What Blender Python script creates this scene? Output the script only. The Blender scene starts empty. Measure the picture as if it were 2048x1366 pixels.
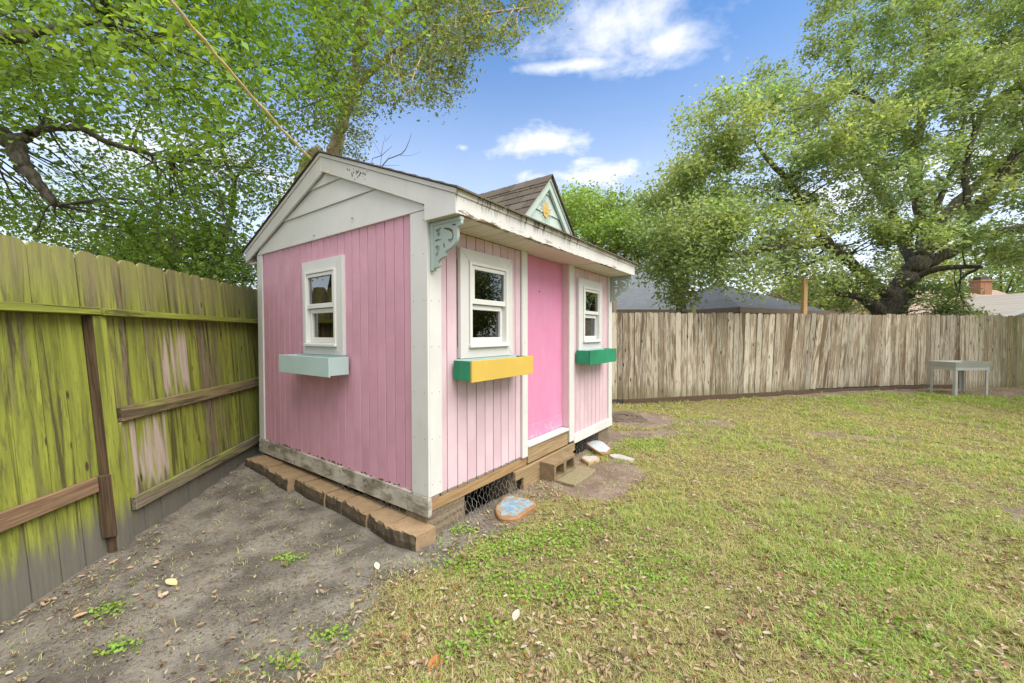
import bpy, bmesh, math, random
import numpy as np
from math import sin, cos, radians, pi
from mathutils import Vector, Matrix

random.seed(7)
RNG = np.random.default_rng(11)
scene = bpy.context.scene
COL = scene.collection

# ------------------------------------------------------------------ camera
CAM_H, FPX, PITCH, ROLL = 1.6, 785.18, 0.0195, 0.0026
cam_d = bpy.data.cameras.new('camera')
cam = bpy.data.objects.new('camera', cam_d)
COL.objects.link(cam)
cam_d.sensor_width = 36.0
cam_d.lens = FPX / 2048 * 36
cam_d.clip_start, cam_d.clip_end = 0.05, 2000
cam.matrix_world = Matrix.Translation((0, 0, CAM_H)) @ Matrix.Rotation(pi / 2 - PITCH, 4, 'X') @ Matrix.Rotation(-ROLL, 4, 'Z')
scene.camera = cam


def ray(px, py):
    """Direction of the sight line through a point of the 2048 px photograph."""
    u, v = (px - 1024) / FPX, (683 - py) / FPX
    r = -ROLL
    u, v = u * cos(r) - v * sin(r), u * sin(r) + v * cos(r)
    s, c = sin(PITCH), cos(PITCH)
    return np.array([u, c + v * s, -s + v * c])


def at(px, py, depth):
    d = ray(px, py)
    return Vector(d / d[1] * depth) + Vector((0, 0, CAM_H))


# ------------------------------------------------------------------ sky and sun
SUN_EL, SUN_AZ = radians(58), radians(128)          # azimuth clockwise from +Y: over the camera's right shoulder
world = bpy.data.worlds.new('World')
scene.world = world
world.use_nodes = True


class G:
    """A small node-graph writer."""

    def __init__(s, nt):
        s.nt = nt
        nt.nodes.clear()

    def n(s, t, ins=None, **props):
        nd = s.nt.nodes.new(t)
        for k, v in props.items():
            setattr(nd, k, v)
        for k, v in (ins or {}).items():
            s.put(nd.inputs[k], v)
        return nd

    def put(s, sock, v):
        if isinstance(v, bpy.types.NodeSocket):
            s.nt.links.new(v, sock)
        elif v is not None:
            if hasattr(sock.default_value, '__len__') and hasattr(v, '__len__') and len(v) == 3 and len(sock.default_value) == 4:
                v = (*v, 1)
            sock.default_value = v

    def m(s, op, a, b=None, c=None, clamp=False):
        nd = s.n('ShaderNodeMath', operation=op, use_clamp=clamp)
        for i, v in enumerate((a, b, c)):
            if v is not None:
                s.put(nd.inputs[i], v)
        return nd.outputs[0]

    def vm(s, op, a, b=None, scale=None):
        nd = s.n('ShaderNodeVectorMath', operation=op)
        s.put(nd.inputs[0], a)
        if b is not None:
            s.put(nd.inputs[1], b)
        if scale is not None:
            s.put(nd.inputs['Scale'], scale)
        return nd.outputs['Value' if op in ('DOT_PRODUCT', 'LENGTH', 'DISTANCE') else 'Vector']

    def noise(s, vec, scale, detail=4, rough=.55, dist=0.0):
        return s.n('ShaderNodeTexNoise', {'Vector': vec, 'Scale': scale, 'Detail': detail, 'Roughness': rough, 'Distortion': dist}).outputs[0]

    def map(s, vec, scale=(1, 1, 1), loc=(0, 0, 0)):
        return s.n('ShaderNodeMapping', {'Vector': vec, 'Scale': scale, 'Location': loc}).outputs[0]

    def ramp(s, fac, stops, interp='LINEAR'):
        nd = s.n('ShaderNodeValToRGB', {'Fac': fac})
        cr = nd.color_ramp
        cr.interpolation = interp
        while len(cr.elements) < len(stops):
            cr.elements.new(.5)
        for e, (p, c) in zip(cr.elements, stops):
            e.position = p
            e.color = (*c, 1) if hasattr(c, '__len__') else (c, c, c, 1)
        return nd.outputs[0]

    def step(s, x, lo, hi):
        return s.n('ShaderNodeMapRange', {'Value': x, 'From Min': lo, 'From Max': hi}, interpolation_type='SMOOTHSTEP').outputs[0]

    def mix(s, f, a, b, mode='MIX'):
        nd = s.n('ShaderNodeMix', data_type='RGBA', blend_type=mode)
        for i, v in ((0, f), (6, a), (7, b)):
            s.put(nd.inputs[i], v)
        return nd.outputs[2]

    def xyz(s, vec):
        return s.n('ShaderNodeSeparateXYZ', {'Vector': vec}).outputs

    def coords(s):
        return s.n('ShaderNodeTexCoord').outputs

    def rnd(s):
        return s.n('ShaderNodeObjectInfo').outputs['Random']

    def obj(s, k=37.0):
        """Object coordinates shifted by the object's own random number, so that no two pieces share a pattern."""
        r = s.rnd()
        off = s.n('ShaderNodeCombineXYZ', {'X': s.m('MULTIPLY', r, k), 'Y': s.m('MULTIPLY', r, k * 1.7), 'Z': s.m('MULTIPLY', r, k * 2.3)}).outputs[0]
        return s.vm('ADD', s.coords()['Object'], off)

    def bump(s, h, strength=.4, dist=.01):
        return s.n('ShaderNodeBump', {'Height': h, 'Strength': strength, 'Distance': dist}).outputs[0]

    def surf(s, color, rough=.7, normal=None, spec=.3, metal=0.0):
        b = s.n('ShaderNodeBsdfPrincipled', {'Base Color': color, 'Roughness': rough, 'Specular IOR Level': spec, 'Metallic': metal})
        if normal is not None:
            s.put(b.inputs['Normal'], normal)
        o = s.n('ShaderNodeOutputMaterial')
        s.nt.links.new(b.outputs[0], o.inputs[0])
        return b


def lin(r, g, b):
    f = lambda c: (c / 255) / 12.92 if c / 255 <= .04045 else (((c / 255) + .055) / 1.055) ** 2.4
    return (f(r), f(g), f(b))


g = G(world.node_tree)
sky = g.n('ShaderNodeTexSky', sky_type='NISHITA', sun_disc=False, sun_elevation=SUN_EL, sun_rotation=SUN_AZ,
          altitude=0, air_density=1.0, dust_density=.6, ozone_density=2.2)
skycol = g.n('ShaderNodeHueSaturation', {'Saturation': 1.22, 'Value': 1.0, 'Color': sky.outputs[0]}).outputs[0]
D = g.vm('NORMALIZE', g.coords()['Generated'])
dz = g.xyz(D)[2]
flat = g.vm('DIVIDE', D, g.n('ShaderNodeCombineXYZ', {'X': g.m('ADD', g.m('ABSOLUTE', dz), .25), 'Y': g.m('ADD', g.m('ABSOLUTE', dz), .25), 'Z': 1.0}).outputs[0])
f1 = g.noise(flat, 6.5, 9, .60, .2)
f2 = g.noise(flat, 1.6, 5, .55)
blob = None
for px, py, wx, wy in ((1240, 45, .22, .095), (1075, 288, .19, .052), (1140, 358, .26, .058), (925, 295, .04, .018), (1330, 90, .13, .055),
                       (-60, 470, .55, .16), (330, 330, .4, .12), (1620, 560, .4, .12), (1950, 330, .5, .15), (1150, 130, .16, .02)):
    c = Vector(ray(px, py)).normalized()
    rt = c.cross(Vector((0, 0, 1))).normalized()
    up = rt.cross(c)
    a = g.m('DIVIDE', g.vm('DOT_PRODUCT', D, tuple(rt)), wx)
    b = g.m('DIVIDE', g.vm('DOT_PRODUCT', D, tuple(up)), wy)
    front = g.m('LESS_THAN', g.vm('DOT_PRODUCT', D, tuple(c)), 0.0)
    q = g.m('SUBTRACT', g.m('SUBTRACT', 1.0, g.m('SQRT', g.m('ADD', g.m('MULTIPLY', a, a), g.m('MULTIPLY', b, b)))), g.m('MULTIPLY', front, 9.0))
    blob = q if blob is None else g.m('MAXIMUM', blob, q)
blob = g.m('MAXIMUM', blob, -.9)
away = g.step(g.xyz(D)[1], .55, .0)                # near-overcast cover added behind and above the camera for white fill
cl_fill = g.m('MULTIPLY', away, g.step(g.m('ADD', f2, g.m('MULTIPLY', g.m('SUBTRACT', f1, .5), .5)), .26, .46))
cl = g.step(g.m('ADD', blob, g.m('MULTIPLY', g.m('SUBTRACT', f1, .5), 2.2)), -.05, 1.2)
cl = g.m('MULTIPLY', g.m('MAXIMUM', cl, cl_fill), .93, clamp=True)
hz = g.step(dz, .66, .02)
cl = g.m('MAXIMUM', cl, g.m('MULTIPLY', hz, .72))
cloudcol = g.mix(f1, (.80, .82, .92), (1.0, .99, 1.0))
bg1 = g.n('ShaderNodeBackground', {'Color': skycol, 'Strength': .044})
bg2 = g.n('ShaderNodeBackground', {'Color': cloudcol, 'Strength': .24})
ms = g.n('ShaderNodeMixShader', {'Fac': cl})
g.nt.links.new(bg1.outputs[0], ms.inputs[1])
g.nt.links.new(bg2.outputs[0], ms.inputs[2])
g.nt.links.new(ms.outputs[0], g.n('ShaderNodeOutputWorld').inputs[0])

sun_d = bpy.data.lights.new('sun', 'SUN')
sun_d.energy = 1.0
sun_d.angle = radians(60)
sun_d.color = (1.0, .95, .85)
sun = bpy.data.objects.new('sun', sun_d)
COL.objects.link(sun)
sdir = Vector((sin(SUN_AZ) * cos(SUN_EL), cos(SUN_AZ) * cos(SUN_EL), sin(SUN_EL)))
sun.rotation_euler = sdir.to_track_quat('Z', 'Y').to_euler()
sun.location = (6, -8, 14)

vs = scene.view_settings
vs.view_transform = 'Standard'
vs.look = 'None'
vs.gamma = 1
vs.use_curve_mapping = False
vs.exposure = 2.52
cy = scene.cycles
cy.max_bounces = 9
cy.diffuse_bounces = 6
cy.glossy_bounces = 3
cy.transmission_bounces = 4
cy.transparent_max_bounces = 8
cy.caustics_reflective = cy.caustics_refractive = False
cy.sample_clamp_indirect = 6
cy.use_denoising = True

# ------------------------------------------------------------------ scene helpers


def tag(o, label=None, cat=None, group=None, kind=None):
    for k, v in (('label', label), ('category', cat), ('group', group), ('kind', kind)):
        if v:
            o[k] = v
    return o


def empty(name, loc=(0, 0, 0), rz=0.0, label=None, cat=None, group=None):
    o = bpy.data.objects.new(name, None)
    o.empty_display_size = .1
    COL.objects.link(o)
    o.location = loc
    o.rotation_euler = (0, 0, rz)
    return tag(o, label, cat, group)


def link(name, me, mat, parent=None, loc=None):
    o = bpy.data.objects.new(name, me)
    if mat is not None and not me.materials:
        me.materials.append(mat)
    COL.objects.link(o)
    o.parent = parent
    if loc is not None:
        o.location = loc
    return o


class MB:
    """Collects simple solids and links them as ONE mesh."""

    def __init__(s):
        s.v, s.f = [], []

    def add(s, v, f):
        k = len(s.v)
        s.v += [tuple(p) for p in v]
        s.f += [tuple(i + k for i in q) for q in f]
        return s

    def box(s, x0, x1, y0, y1, z0, z1):
        return s.add([(x0, y0, z0), (x1, y0, z0), (x1, y1, z0), (x0, y1, z0), (x0, y0, z1), (x1, y0, z1), (x1, y1, z1), (x0, y1, z1)],
                     [(0, 3, 2, 1), (4, 5, 6, 7), (0, 1, 5, 4), (1, 2, 6, 5), (2, 3, 7, 6), (3, 0, 4, 7)])

    def prism(s, pts, a, b, fn):
        """Polygon pts (p, q) drawn out from a to b; fn(p, q, t) gives the point."""
        n = len(pts)
        return s.add([fn(p, q, a) for p, q in pts] + [fn(p, q, b) for p, q in pts],
                     [tuple(range(n)), tuple(range(2 * n - 1, n - 1, -1))] + [(i, i + n, (i + 1) % n + n, (i + 1) % n) for i in range(n)])

    def tube(s, pts, rad, sides=8, cap=True):
        pts = [Vector(p) for p in pts]
        if not hasattr(rad, '__len__'):
            rad = [rad] * len(pts)
        ref = Vector((.13, .31, .94))
        vs_, k = [], len(pts)
        for i, p in enumerate(pts):
            t = (pts[min(i + 1, k - 1)] - pts[max(i - 1, 0)]).normalized()
            if abs(t.dot(ref)) > .95:
                ref = Vector((.9, .2, .1))
            x = t.cross(ref).normalized()
            y = t.cross(x)
            vs_ += [p + (x * cos(2 * pi * j / sides) + y * sin(2 * pi * j / sides)) * rad[i] for j in range(sides)]
        fs = [(i * sides + j, i * sides + (j + 1) % sides, (i + 1) * sides + (j + 1) % sides, (i + 1) * sides + j) for i in range(k - 1) for j in range(sides)]
        if cap:
            fs += [tuple(range(sides - 1, -1, -1)), tuple(range((k - 1) * sides, k * sides))]
        return s.add(vs_, fs)

    def mesh(s, name, bevel=0.0, smooth=False):
        me = bpy.data.meshes.new(name)
        me.from_pydata(s.v, [], s.f)
        bm = bmesh.new()
        bm.from_mesh(me)
        bmesh.ops.recalc_face_normals(bm, faces=bm.faces)
        if bevel:
            bmesh.ops.bevel(bm, geom=[e for e in bm.edges if e.is_manifold and e.calc_face_angle(0) > .5], offset=bevel, segments=1, affect='EDGES', profile=.5)
        bm.to_mesh(me)
        bm.free()
        if smooth:
            me.shade_smooth()
        return me

    def build(s, name, mat, parent=None, bevel=0.0, smooth=False, loc=None):
        return link(name, s.mesh(name, bevel, smooth), mat, parent, loc)


def quads_mesh(name, V, F, tint=None):
    """A big mesh from numpy: V (n,3), F (m,k) with k = 3 or 4, tint (n,3) as a point colour."""
    me = bpy.data.meshes.new(name)
    V = np.ascontiguousarray(V, np.float32)
    F = np.ascontiguousarray(F, np.int32)
    m, k = F.shape
    me.vertices.add(len(V))
    me.vertices.foreach_set('co', V.ravel())
    me.loops.add(m * k)
    me.loops.foreach_set('vertex_index', F.ravel())
    me.polygons.add(m)
    me.polygons.foreach_set('loop_start', np.arange(0, m * k, k, dtype=np.int32))
    me.update(calc_edges=True)
    if tint is not None:
        at_ = me.attributes.new('tint', 'FLOAT_COLOR', 'POINT')
        c = np.ones((len(V), 4), np.float32)
        c[:, :3] = tint
        at_.data.foreach_set('color', c.ravel())
    return me


def sstep(x, a, b):
    t = np.clip((np.asarray(x, float) - a) / (b - a), 0, 1)
    return t * t * (3 - 2 * t)


_perm = RNG.permutation(4096)


def vnoise(x, y, seed=0):
    """Smooth value noise on numpy arrays, 0..1."""
    x, y = np.asarray(x, float), np.asarray(y, float)
    xi, yi = np.floor(x).astype(int), np.floor(y).astype(int)
    fx, fy = x - xi, y - yi
    fx, fy = fx * fx * (3 - 2 * fx), fy * fy * (3 - 2 * fy)
    h = lambda i, j: _perm[(_perm[(i + seed * 131) & 4095] + j) & 4095] / 4095.0
    return (h(xi, yi) * (1 - fx) + h(xi + 1, yi) * fx) * (1 - fy) + (h(xi, yi + 1) * (1 - fx) + h(xi + 1, yi + 1) * fx) * fy


def fbm(x, y, seed=0, oct_=4):
    t, a, s = 0, .5, 0
    for i in range(oct_):
        t = t + a * vnoise(np.asarray(x) * 2 ** i, np.asarray(y) * 2 ** i, seed + i)
        s += a
        a *= .5
    return t / s


# ------------------------------------------------------------------ materials
MAT = {}


def material(name):
    m = bpy.data.materials.new(name)
    m.use_nodes = True
    MAT[name] = m
    return G(m.node_tree)


def paint(name, col, worn=(.30, .26, .20), wear=.12, grime=.15, rough=.55, mottle=.10, grain=.25):
    """Brushed outdoor paint: mottled colour, streaks of grime, small chips to bare wood."""
    g = material(name)
    P = g.obj()
    big = g.noise(P, 2.2, 5, .6)
    streak = g.noise(g.map(P, (14, 14, .9)), 1.0, 5, .6)
    fine = g.noise(g.map(P, (60, 60, 6)), 1.0, 3, .6)
    c = g.mix(g.step(big, .3, .7), [k * (1 - mottle) for k in col], [min(k * (1 + mottle * .6), .88) for k in col])
    c = g.mix(g.m('MULTIPLY', g.step(streak, .55, .85), grime), c, worn)
    chip = g.m('MULTIPLY', g.step(g.noise(g.map(P, (18, 18, 7)), 1.0, 6, .7), .70 - wear * .25, .73 - wear * .25), min(1, wear * 6))
    c = g.mix(chip, c, worn)
    h = g.m('ADD', g.m('MULTIPLY', fine, .5), g.m('MULTIPLY', streak, .5))
    g.surf(c, rough, g.bump(h, grain, .004))
    return MAT[name]


paint('pink_paint', (.60, .325, .415), (.34, .19, .21), .07, .22, .6, .10)
paint('faded_pink_paint', (.63, .465, .515), (.45, .25, .30), .07, .16, .6, .10)
paint('white_trim_paint', (.625, .625, .605), (.32, .29, .23), .08, .13, .5, .05)
paint('vinyl_white', (.69, .69, .67), (.5, .5, .45), .0, .06, .35, .03, .05)
paint('mint_paint', (.47, .57, .535), (.35, .38, .32), .03, .10, .55, .06)
paint('sage_paint', (.345, .42, .39), (.25, .26, .2), .03, .12, .55, .06)
paint('pale_blue_paint', (.42, .55, .545), (.26, .30, .26), .14, .28, .55, .06)
paint('green_paint', (.02, .235, .12), (.20, .36, .26), .12, .25, .5, .25)
paint('yellow_paint', (.62, .43, .09), (.42, .36, .2), .12, .25, .5, .10)
paint('orange_paint', (.56, .40, .13), (.6, .4, .2), .0, .05, .6, .1)
paint('pale_yellow_paint', (.50, .57, .42), (.6, .6, .4), .0, .05, .6, .1)
paint('dark_dot_paint', (.25, .12, .04), (.2, .1, .05), .0, .0)
paint('soffit_paint', (.64, .59, .515), (.40, .33, .24), .03, .2, .6, .07)
paint('table_metal', (.46, .475, .445), (.22, .22, .18), .03, .25, .45, .08, .1)

g = material('door_paint')
P = g.coords()['Object']
b1 = g.noise(g.map(P, (4, 4, 1.6)), 1.0, 6, .65)
b2 = g.noise(g.map(P, (26, 26, 2.2)), 1.0, 4, .6)
c = g.mix(g.step(b1, .25, .75), (.63, .225, .385), (.655, .275, .44))
c = g.mix(g.m('MULTIPLY', g.step(b2, .5, .8), .2), c, (.69, .39, .56))
z = g.xyz(P)[2]
scuff = g.m('MULTIPLY', g.step(z, .62, .43), g.step(g.noise(P, 16, 5, .7), .52, .60))
c = g.mix(g.m('MULTIPLY', scuff, .5), c, (.75, .55, .62))
g.surf(c, .5, g.bump(b2, .15, .003))

g = material('jamb_paint')
P = g.coords()['Object']
c = g.mix(g.noise(P, 5, 5), (.60, .42, .44), (.70, .55, .55))
sm = g.m('MULTIPLY', g.step(g.noise(g.map(P, (9, 9, 5)), 1.0, 4, .7), .62, .66), g.step(g.xyz(P)[2], 2.0, 1.4))
c = g.mix(sm, c, (.62, .12, .28))
g.surf(c, .6)

g = material('base_board_paint')                     # dirty white board along the gable
P = g.coords()['Object']
st = g.noise(g.map(P, (3, 3.5, 11)), 1.0, 7, .68)
bl = g.noise(P, 9, 6, .7)
c = g.mix(g.step(st, .38, .62), (.20, .18, .14), (.52, .49, .42))
c = g.mix(g.step(bl, .56, .66), c, (.09, .085, .075))
c = g.mix(g.step(g.noise(P, 4, 3), .5, .7), c, (.44, .41, .36))
g.surf(c, .75, g.bump(st, .5, .006))

g = material('fascia_paint')                         # peeling white with black drip stains from the shingles
P = g.coords()['Object']
x, y, z = g.xyz(P)
drip = g.noise(g.map(P, (26, 1, 3)), 1.0, 5, .7)
c = g.mix(g.noise(P, 6, 4), (.60, .595, .575), (.68, .67, .655))
c = g.mix(g.m('MULTIPLY', g.step(g.m('ADD', drip, g.m('MULTIPLY', g.m('SUBTRACT', g.noise(g.map(P, (2.2, 1, 1)), 1.0, 2), .5), .55)), .53, .64), g.step(z, 2.50, 2.63)), c, (.07, .06, .05))
peel = g.noise(g.map(P, (5, 1, 22)), 1.0, 6, .75)
c = g.mix(g.m('MULTIPLY', g.step(g.m('ADD', peel, g.m('MULTIPLY', g.m('SUBTRACT', g.noise(g.map(P, (1.4, 1, 1)), 1.0, 2), .5), .6)), .56, .61), g.step(z, 2.525, 2.475)), c, (.20, .15, .09))
c = g.mix(g.m('MULTIPLY', g.step(g.noise(P, 30, 3), .62, .72), .35), c, (.42, .36, .28))
g.surf(c, .6, g.bump(peel, .4, .006))


def timber(name, c1, c2, c3=None, rough=.8, knots=True, axis='Z', scale=1.0):
    g = material(name)
    P = g.obj()
    k = {'Z': (1, 1, .045), 'X': (.045, 1, 1), 'Y': (1, .045, 1)}[axis]
    k = [q * 55 * scale for q in k]
    gr = g.noise(g.map(P, k), 1.0, 5, .62, .6)
    w = g.noise(g.map(P, [q * .18 for q in k]), 1.0, 4, .6, 1.2)
    c = g.mix(g.step(gr, .34, .68), c1, c2)
    c = g.mix(g.m('MULTIPLY', g.step(w, .52, .7), .8), c, c3 or c1)
    g.surf(c, rough, g.bump(gr, .5, .004))
    return MAT[name]


timber('fresh_beam_wood', (.25, .15, .07), (.40, .26, .13), (.30, .19, .10), axis='X')
timber('skirt_wood', (.24, .165, .085), (.40, .29, .165), (.20, .15, .08), axis='X')
timber('grey_brown_wood', (.15, .115, .075), (.26, .20, .135), (.18, .15, .10), axis='X')
timber('stud_wood', (.42, .22, .08), (.55, .32, .14))
timber('rail_brown_wood', (.14, .085, .05), (.27, .175, .10), (.16, .11, .065), axis='Y')
timber('post_brown_wood', (.055, .034, .02), (.125, .08, .046), (.04, .025, .016))
timber('new_post_wood', (.42, .27, .12), (.58, .40, .20))
timber('weathered_post_wood', (.20, .15, .11), (.33, .26, .19))
timber('rot_board_wood', (.085, .055, .035), (.15, .10, .065), axis='X')

g = material('rotten_plank_end')                     # bare grey end below the paint of the front boards
P = g.obj()
x, y, z = g.xyz(g.coords()['Object'])
edge = g.m('ADD', .318, g.m('MULTIPLY', g.m('SUBTRACT', g.noise(g.map(P, (40, 40, 4)), 1.0, 3), .5), .035))
gr = g.noise(g.map(P, (70, 70, 4)), 1.0, 4)
streak = g.noise(g.map(P, (14, 14, .9)), 1.0, 5, .6)
bare = g.mix(gr, (.15, .115, .085), (.30, .25, .19))
pk = g.mix(g.step(g.noise(P, 2.2, 5), .3, .7), (.575, .41, .465), (.655, .505, .55))
pk = g.mix(g.m('MULTIPLY', g.step(streak, .55, .85), .2), pk, (.45, .27, .31))
c = g.mix(g.m('LESS_THAN', z, edge), pk, bare)
g.surf(c, .65, g.bump(gr, .2, .003))


def mossy(name, moss_amt, axis='Z', bare=((.12, .085, .05), (.25, .205, .14)), pale=True, worn=None):
    """Old pine boards under lime-green algae with rubbed and bare stretches."""
    g = material(name)
    P = g.obj()
    O = g.coords()['Object']
    r = g.rnd()
    ax = {'Z': (1, 1, .06), 'Y': (1, .06, 1)}[axis]
    gr = g.noise(g.map(P, [q * 60 for q in ax]), 1.0, 5, .65, .5)
    mid = g.noise(g.map(P, [q * 16 for q in ax]), 1.0, 5, .6, .4)
    big = g.noise(g.map(P, [q * 7 for q in ax]), 1.0, 4, .6, .6)
    wood = g.mix(g.step(gr, .3, .7), *bare)
    wood = g.mix(g.step(mid, .52, .68), wood, (.21, .205, .175))
    if pale:
        pl = g.m('MULTIPLY', g.step(big, .54, .59), g.m('GREATER_THAN', g.m('FRACT', g.m('MULTIPLY', r, 7.31)), .93))
        wood = g.mix(pl, wood, g.mix(gr, (.34, .25, .19), (.52, .42, .35)))
    if worn:                                         # a stretch rubbed down to pale pink-grey wood
        zw = g.m('ADD', g.xyz(O)[2], g.m('MULTIPLY', g.m('SUBTRACT', mid, .5), .9))
        wn = g.m('MULTIPLY', g.step(zw, worn[0] - .04, worn[0] + .10), g.step(zw, worn[1] + .03, worn[1] - .2))
    moss = g.mix(g.step(mid, .3, .7), (.155, .18, .028), (.32, .355, .055))
    moss = g.mix(g.m('MULTIPLY', g.step(gr, .5, .75), .45), moss, (.12, .13, .03))
    th = g.m('ADD', moss_amt, g.m('MULTIPLY', g.m('SUBTRACT', r, .5), .30))
    f = g.step(g.m('ADD', g.m('MULTIPLY', mid, .75), g.m('MULTIPLY', big, .45)), g.m('SUBTRACT', .80, th), g.m('SUBTRACT', 1.0, th))
    if pale:
        f = g.m('MULTIPLY', f, g.m('SUBTRACT', 1.0, g.m('MULTIPLY', pl, .85)))
    c = g.mix(f, wood, moss)
    pat = g.noise(g.map(P, [q * k for q, k in zip(ax, (34, 34, 60))]), 1.0, 6, .75, .8)
    c = g.mix(g.m('MULTIPLY', g.step(pat, .50, .34), .6), c, g.mix(gr, (.075, .065, .025), (.15, .14, .045)))
    st = g.noise(g.map(g.vm('ADD', P, (5.2, 1.3, 9.1)), [q * 11 for q in ax]), 1.0, 6, .7, .9)
    c = g.mix(g.m('MULTIPLY', g.step(st, .50, .62), .80), c, g.mix(gr, (.030, .024, .014), (.085, .066, .034)))
    crack = g.step(g.noise(g.map(P, [q * 120 for q in ax]), 1.0, 3, .6, .3), .36, .28)
    c = g.mix(g.m('MULTIPLY', crack, .7), c, (.03, .026, .012))
    if worn:
        c = g.mix(g.m('MULTIPLY', wn, g.step(g.m('ADD', g.m('MULTIPLY', big, .6), g.m('MULTIPLY', mid, .4)), .56, .47)), c, g.mix(gr, (.33, .255, .205), (.56, .47, .40)))
    if axis == 'Z':                                  # splashed soil on the foot of the boards, greyer weather on their heads
        z = g.xyz(O)[2]
        zz = g.m('ADD', z, g.m('MULTIPLY', g.m('SUBTRACT', mid, .5), .30))
        c = g.mix(g.m('MULTIPLY', g.step(g.m('ADD', zz, g.m('MULTIPLY', g.m('SUBTRACT', big, .5), .25)), .40, .13), .93), c, g.mix(gr, (.10, .095, .082), (.185, .175, .155)))
        c = g.mix(g.m('MULTIPLY', g.step(zz, 1.72, 2.1), .55), c, g.mix(gr, (.19, .175, .075), (.33, .30, .15)))
        vor = g.n('ShaderNodeTexVoronoi', {'Vector': g.map(P, (6, 6, 2.1)), 'Scale': 1.0}, feature='F1').outputs['Distance']
        c = g.mix(g.step(vor, .10, .05), c, (.07, .045, .025))
    g.surf(c, .85, g.bump(g.m('ADD', gr, mid), .5, .006))
    return MAT[name]


mossy('mossy_picket', .40)
mossy('worn_mossy_picket', .40, worn=(.30, 1.02))
mossy('rubbed_mossy_picket', .38, worn=(1.02, 1.66))
mossy('mossy_post', .60, bare=((.16, .14, .09), (.32, .29, .20)), pale=False)
mossy('mossy_rail', .60, 'Y', pale=False)
mossy('grey_rail', .12, 'Y', ((.14, .11, .08), (.26, .22, .165)), False)
mossy('mossy_low_rail', .42, 'Y', ((.17, .115, .07), (.30, .22, .14)), False)

g = material('peeling_picket')                       # back fence: whitish flakes over brown wood
P = g.obj()
O = g.coords()['Object']
r = g.rnd()
gr = g.noise(g.map(P, (75, 75, 3.2)), 1.0, 5, .68, .4)
fl = g.noise(g.map(P, (24, 24, 2.4)), 1.0, 7, .72, .5)
big = g.noise(g.map(P, (7, 7, .7)), 1.0, 4, .6, .6)
wood = g.mix(g.step(gr, .3, .7), (.20, .15, .10), (.35, .28, .19))
flake = g.mix(gr, (.40, .355, .265), (.60, .555, .46))
f = g.step(g.m('ADD', fl, g.m('MULTIPLY', g.m('SUBTRACT', big, .5), .5)), g.m('ADD', .36, g.m('MULTIPLY', r, .12)), g.m('ADD', .50, g.m('MULTIPLY', r, .14)))
c = g.mix(f, wood, flake)
dark = g.m('MULTIPLY', g.step(big, .53, .62), g.m('GREATER_THAN', g.m('FRACT', g.m('MULTIPLY', r, 9.7)), .45))
c = g.mix(g.m('MULTIPLY', dark, .9), c, g.mix(gr, (.10, .066, .036), (.20, .135, .075)))
zz = g.m('ADD', g.xyz(O)[2], g.m('MULTIPLY', g.m('SUBTRACT', fl, .5), .5))
c = g.mix(g.m('MULTIPLY', g.step(zz, .5, .2), .5), c, (.17, .15, .07))
wx = g.xyz(g.n('ShaderNodeNewGeometry').outputs['Position'])[0]
gm = g.m('MULTIPLY', g.step(wx, 11.2, 13.2), g.step(big, .36, .52))
c = g.mix(g.m('MULTIPLY', gm, .75), c, (.11, .115, .025))
tone = g.m('ADD', .72, g.m('MULTIPLY', g.m('FRACT', g.m('MULTIPLY', r, 3.77)), .5))
c = g.mix(1.0, c, g.n('ShaderNodeCombineXYZ', {'X': tone, 'Y': tone, 'Z': tone}).outputs[0], 'MULTIPLY')
vor = g.n('ShaderNodeTexVoronoi', {'Vector': g.map(P, (7, 7, 1.9)), 'Scale': 1.0}, feature='F1').outputs['Distance']
c = g.mix(g.step(vor, .11, .07), c, (.055, .032, .018))
g.surf(c, .88, g.bump(g.m('ADD', gr, fl), .6, .006))


def shingle_mat(name, c1, c2, rows=None):
    g = material(name)
    P = g.obj()
    n1 = g.noise(P, 120, 3, .7)
    n2 = g.noise(P, 3, 4)
    c = g.mix(n1, c1, c2)
    c = g.mix(g.m('MULTIPLY', n2, .4), c, [k * .7 for k in c1])
    c = g.mix(g.m('MULTIPLY', g.rnd(), .55), c, [k * .6 for k in c1])
    h = n1
    if rows:
        O = g.coords()['Object']
        br = g.n('ShaderNodeTexBrick', {'Vector': g.n('ShaderNodeCombineXYZ', {'X': g.xyz(O)[0], 'Y': g.xyz(O)[2], 'Z': 0.0}).outputs[0], 'Color1': (1, 1, 1), 'Color2': (.72, .72, .72), 'Mortar': (.45, .45, .45),
                                         'Scale': 1.0, 'Mortar Size': .008, 'Brick Width': .33, 'Row Height': rows})
        c = g.mix(.75, c, g.mix(1.0, c, br.outputs[0], 'MULTIPLY'))
    g.surf(c, .92, g.bump(h, .4, .004))


shingle_mat('roof_shingle', (.10, .082, .065), (.21, .175, .14))
shingle_mat('grey_house_roof', (.15, .165, .18), (.27, .29, .305), .075)
shingle_mat('slate_house_roof', (.075, .085, .09), (.155, .17, .175), .06)
shingle_mat('tan_house_roof', (.40, .29, .22), (.56, .43, .34), .08)
shingle_mat('beige_house_roof', (.46, .41, .34), (.60, .55, .47), .08)

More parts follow.
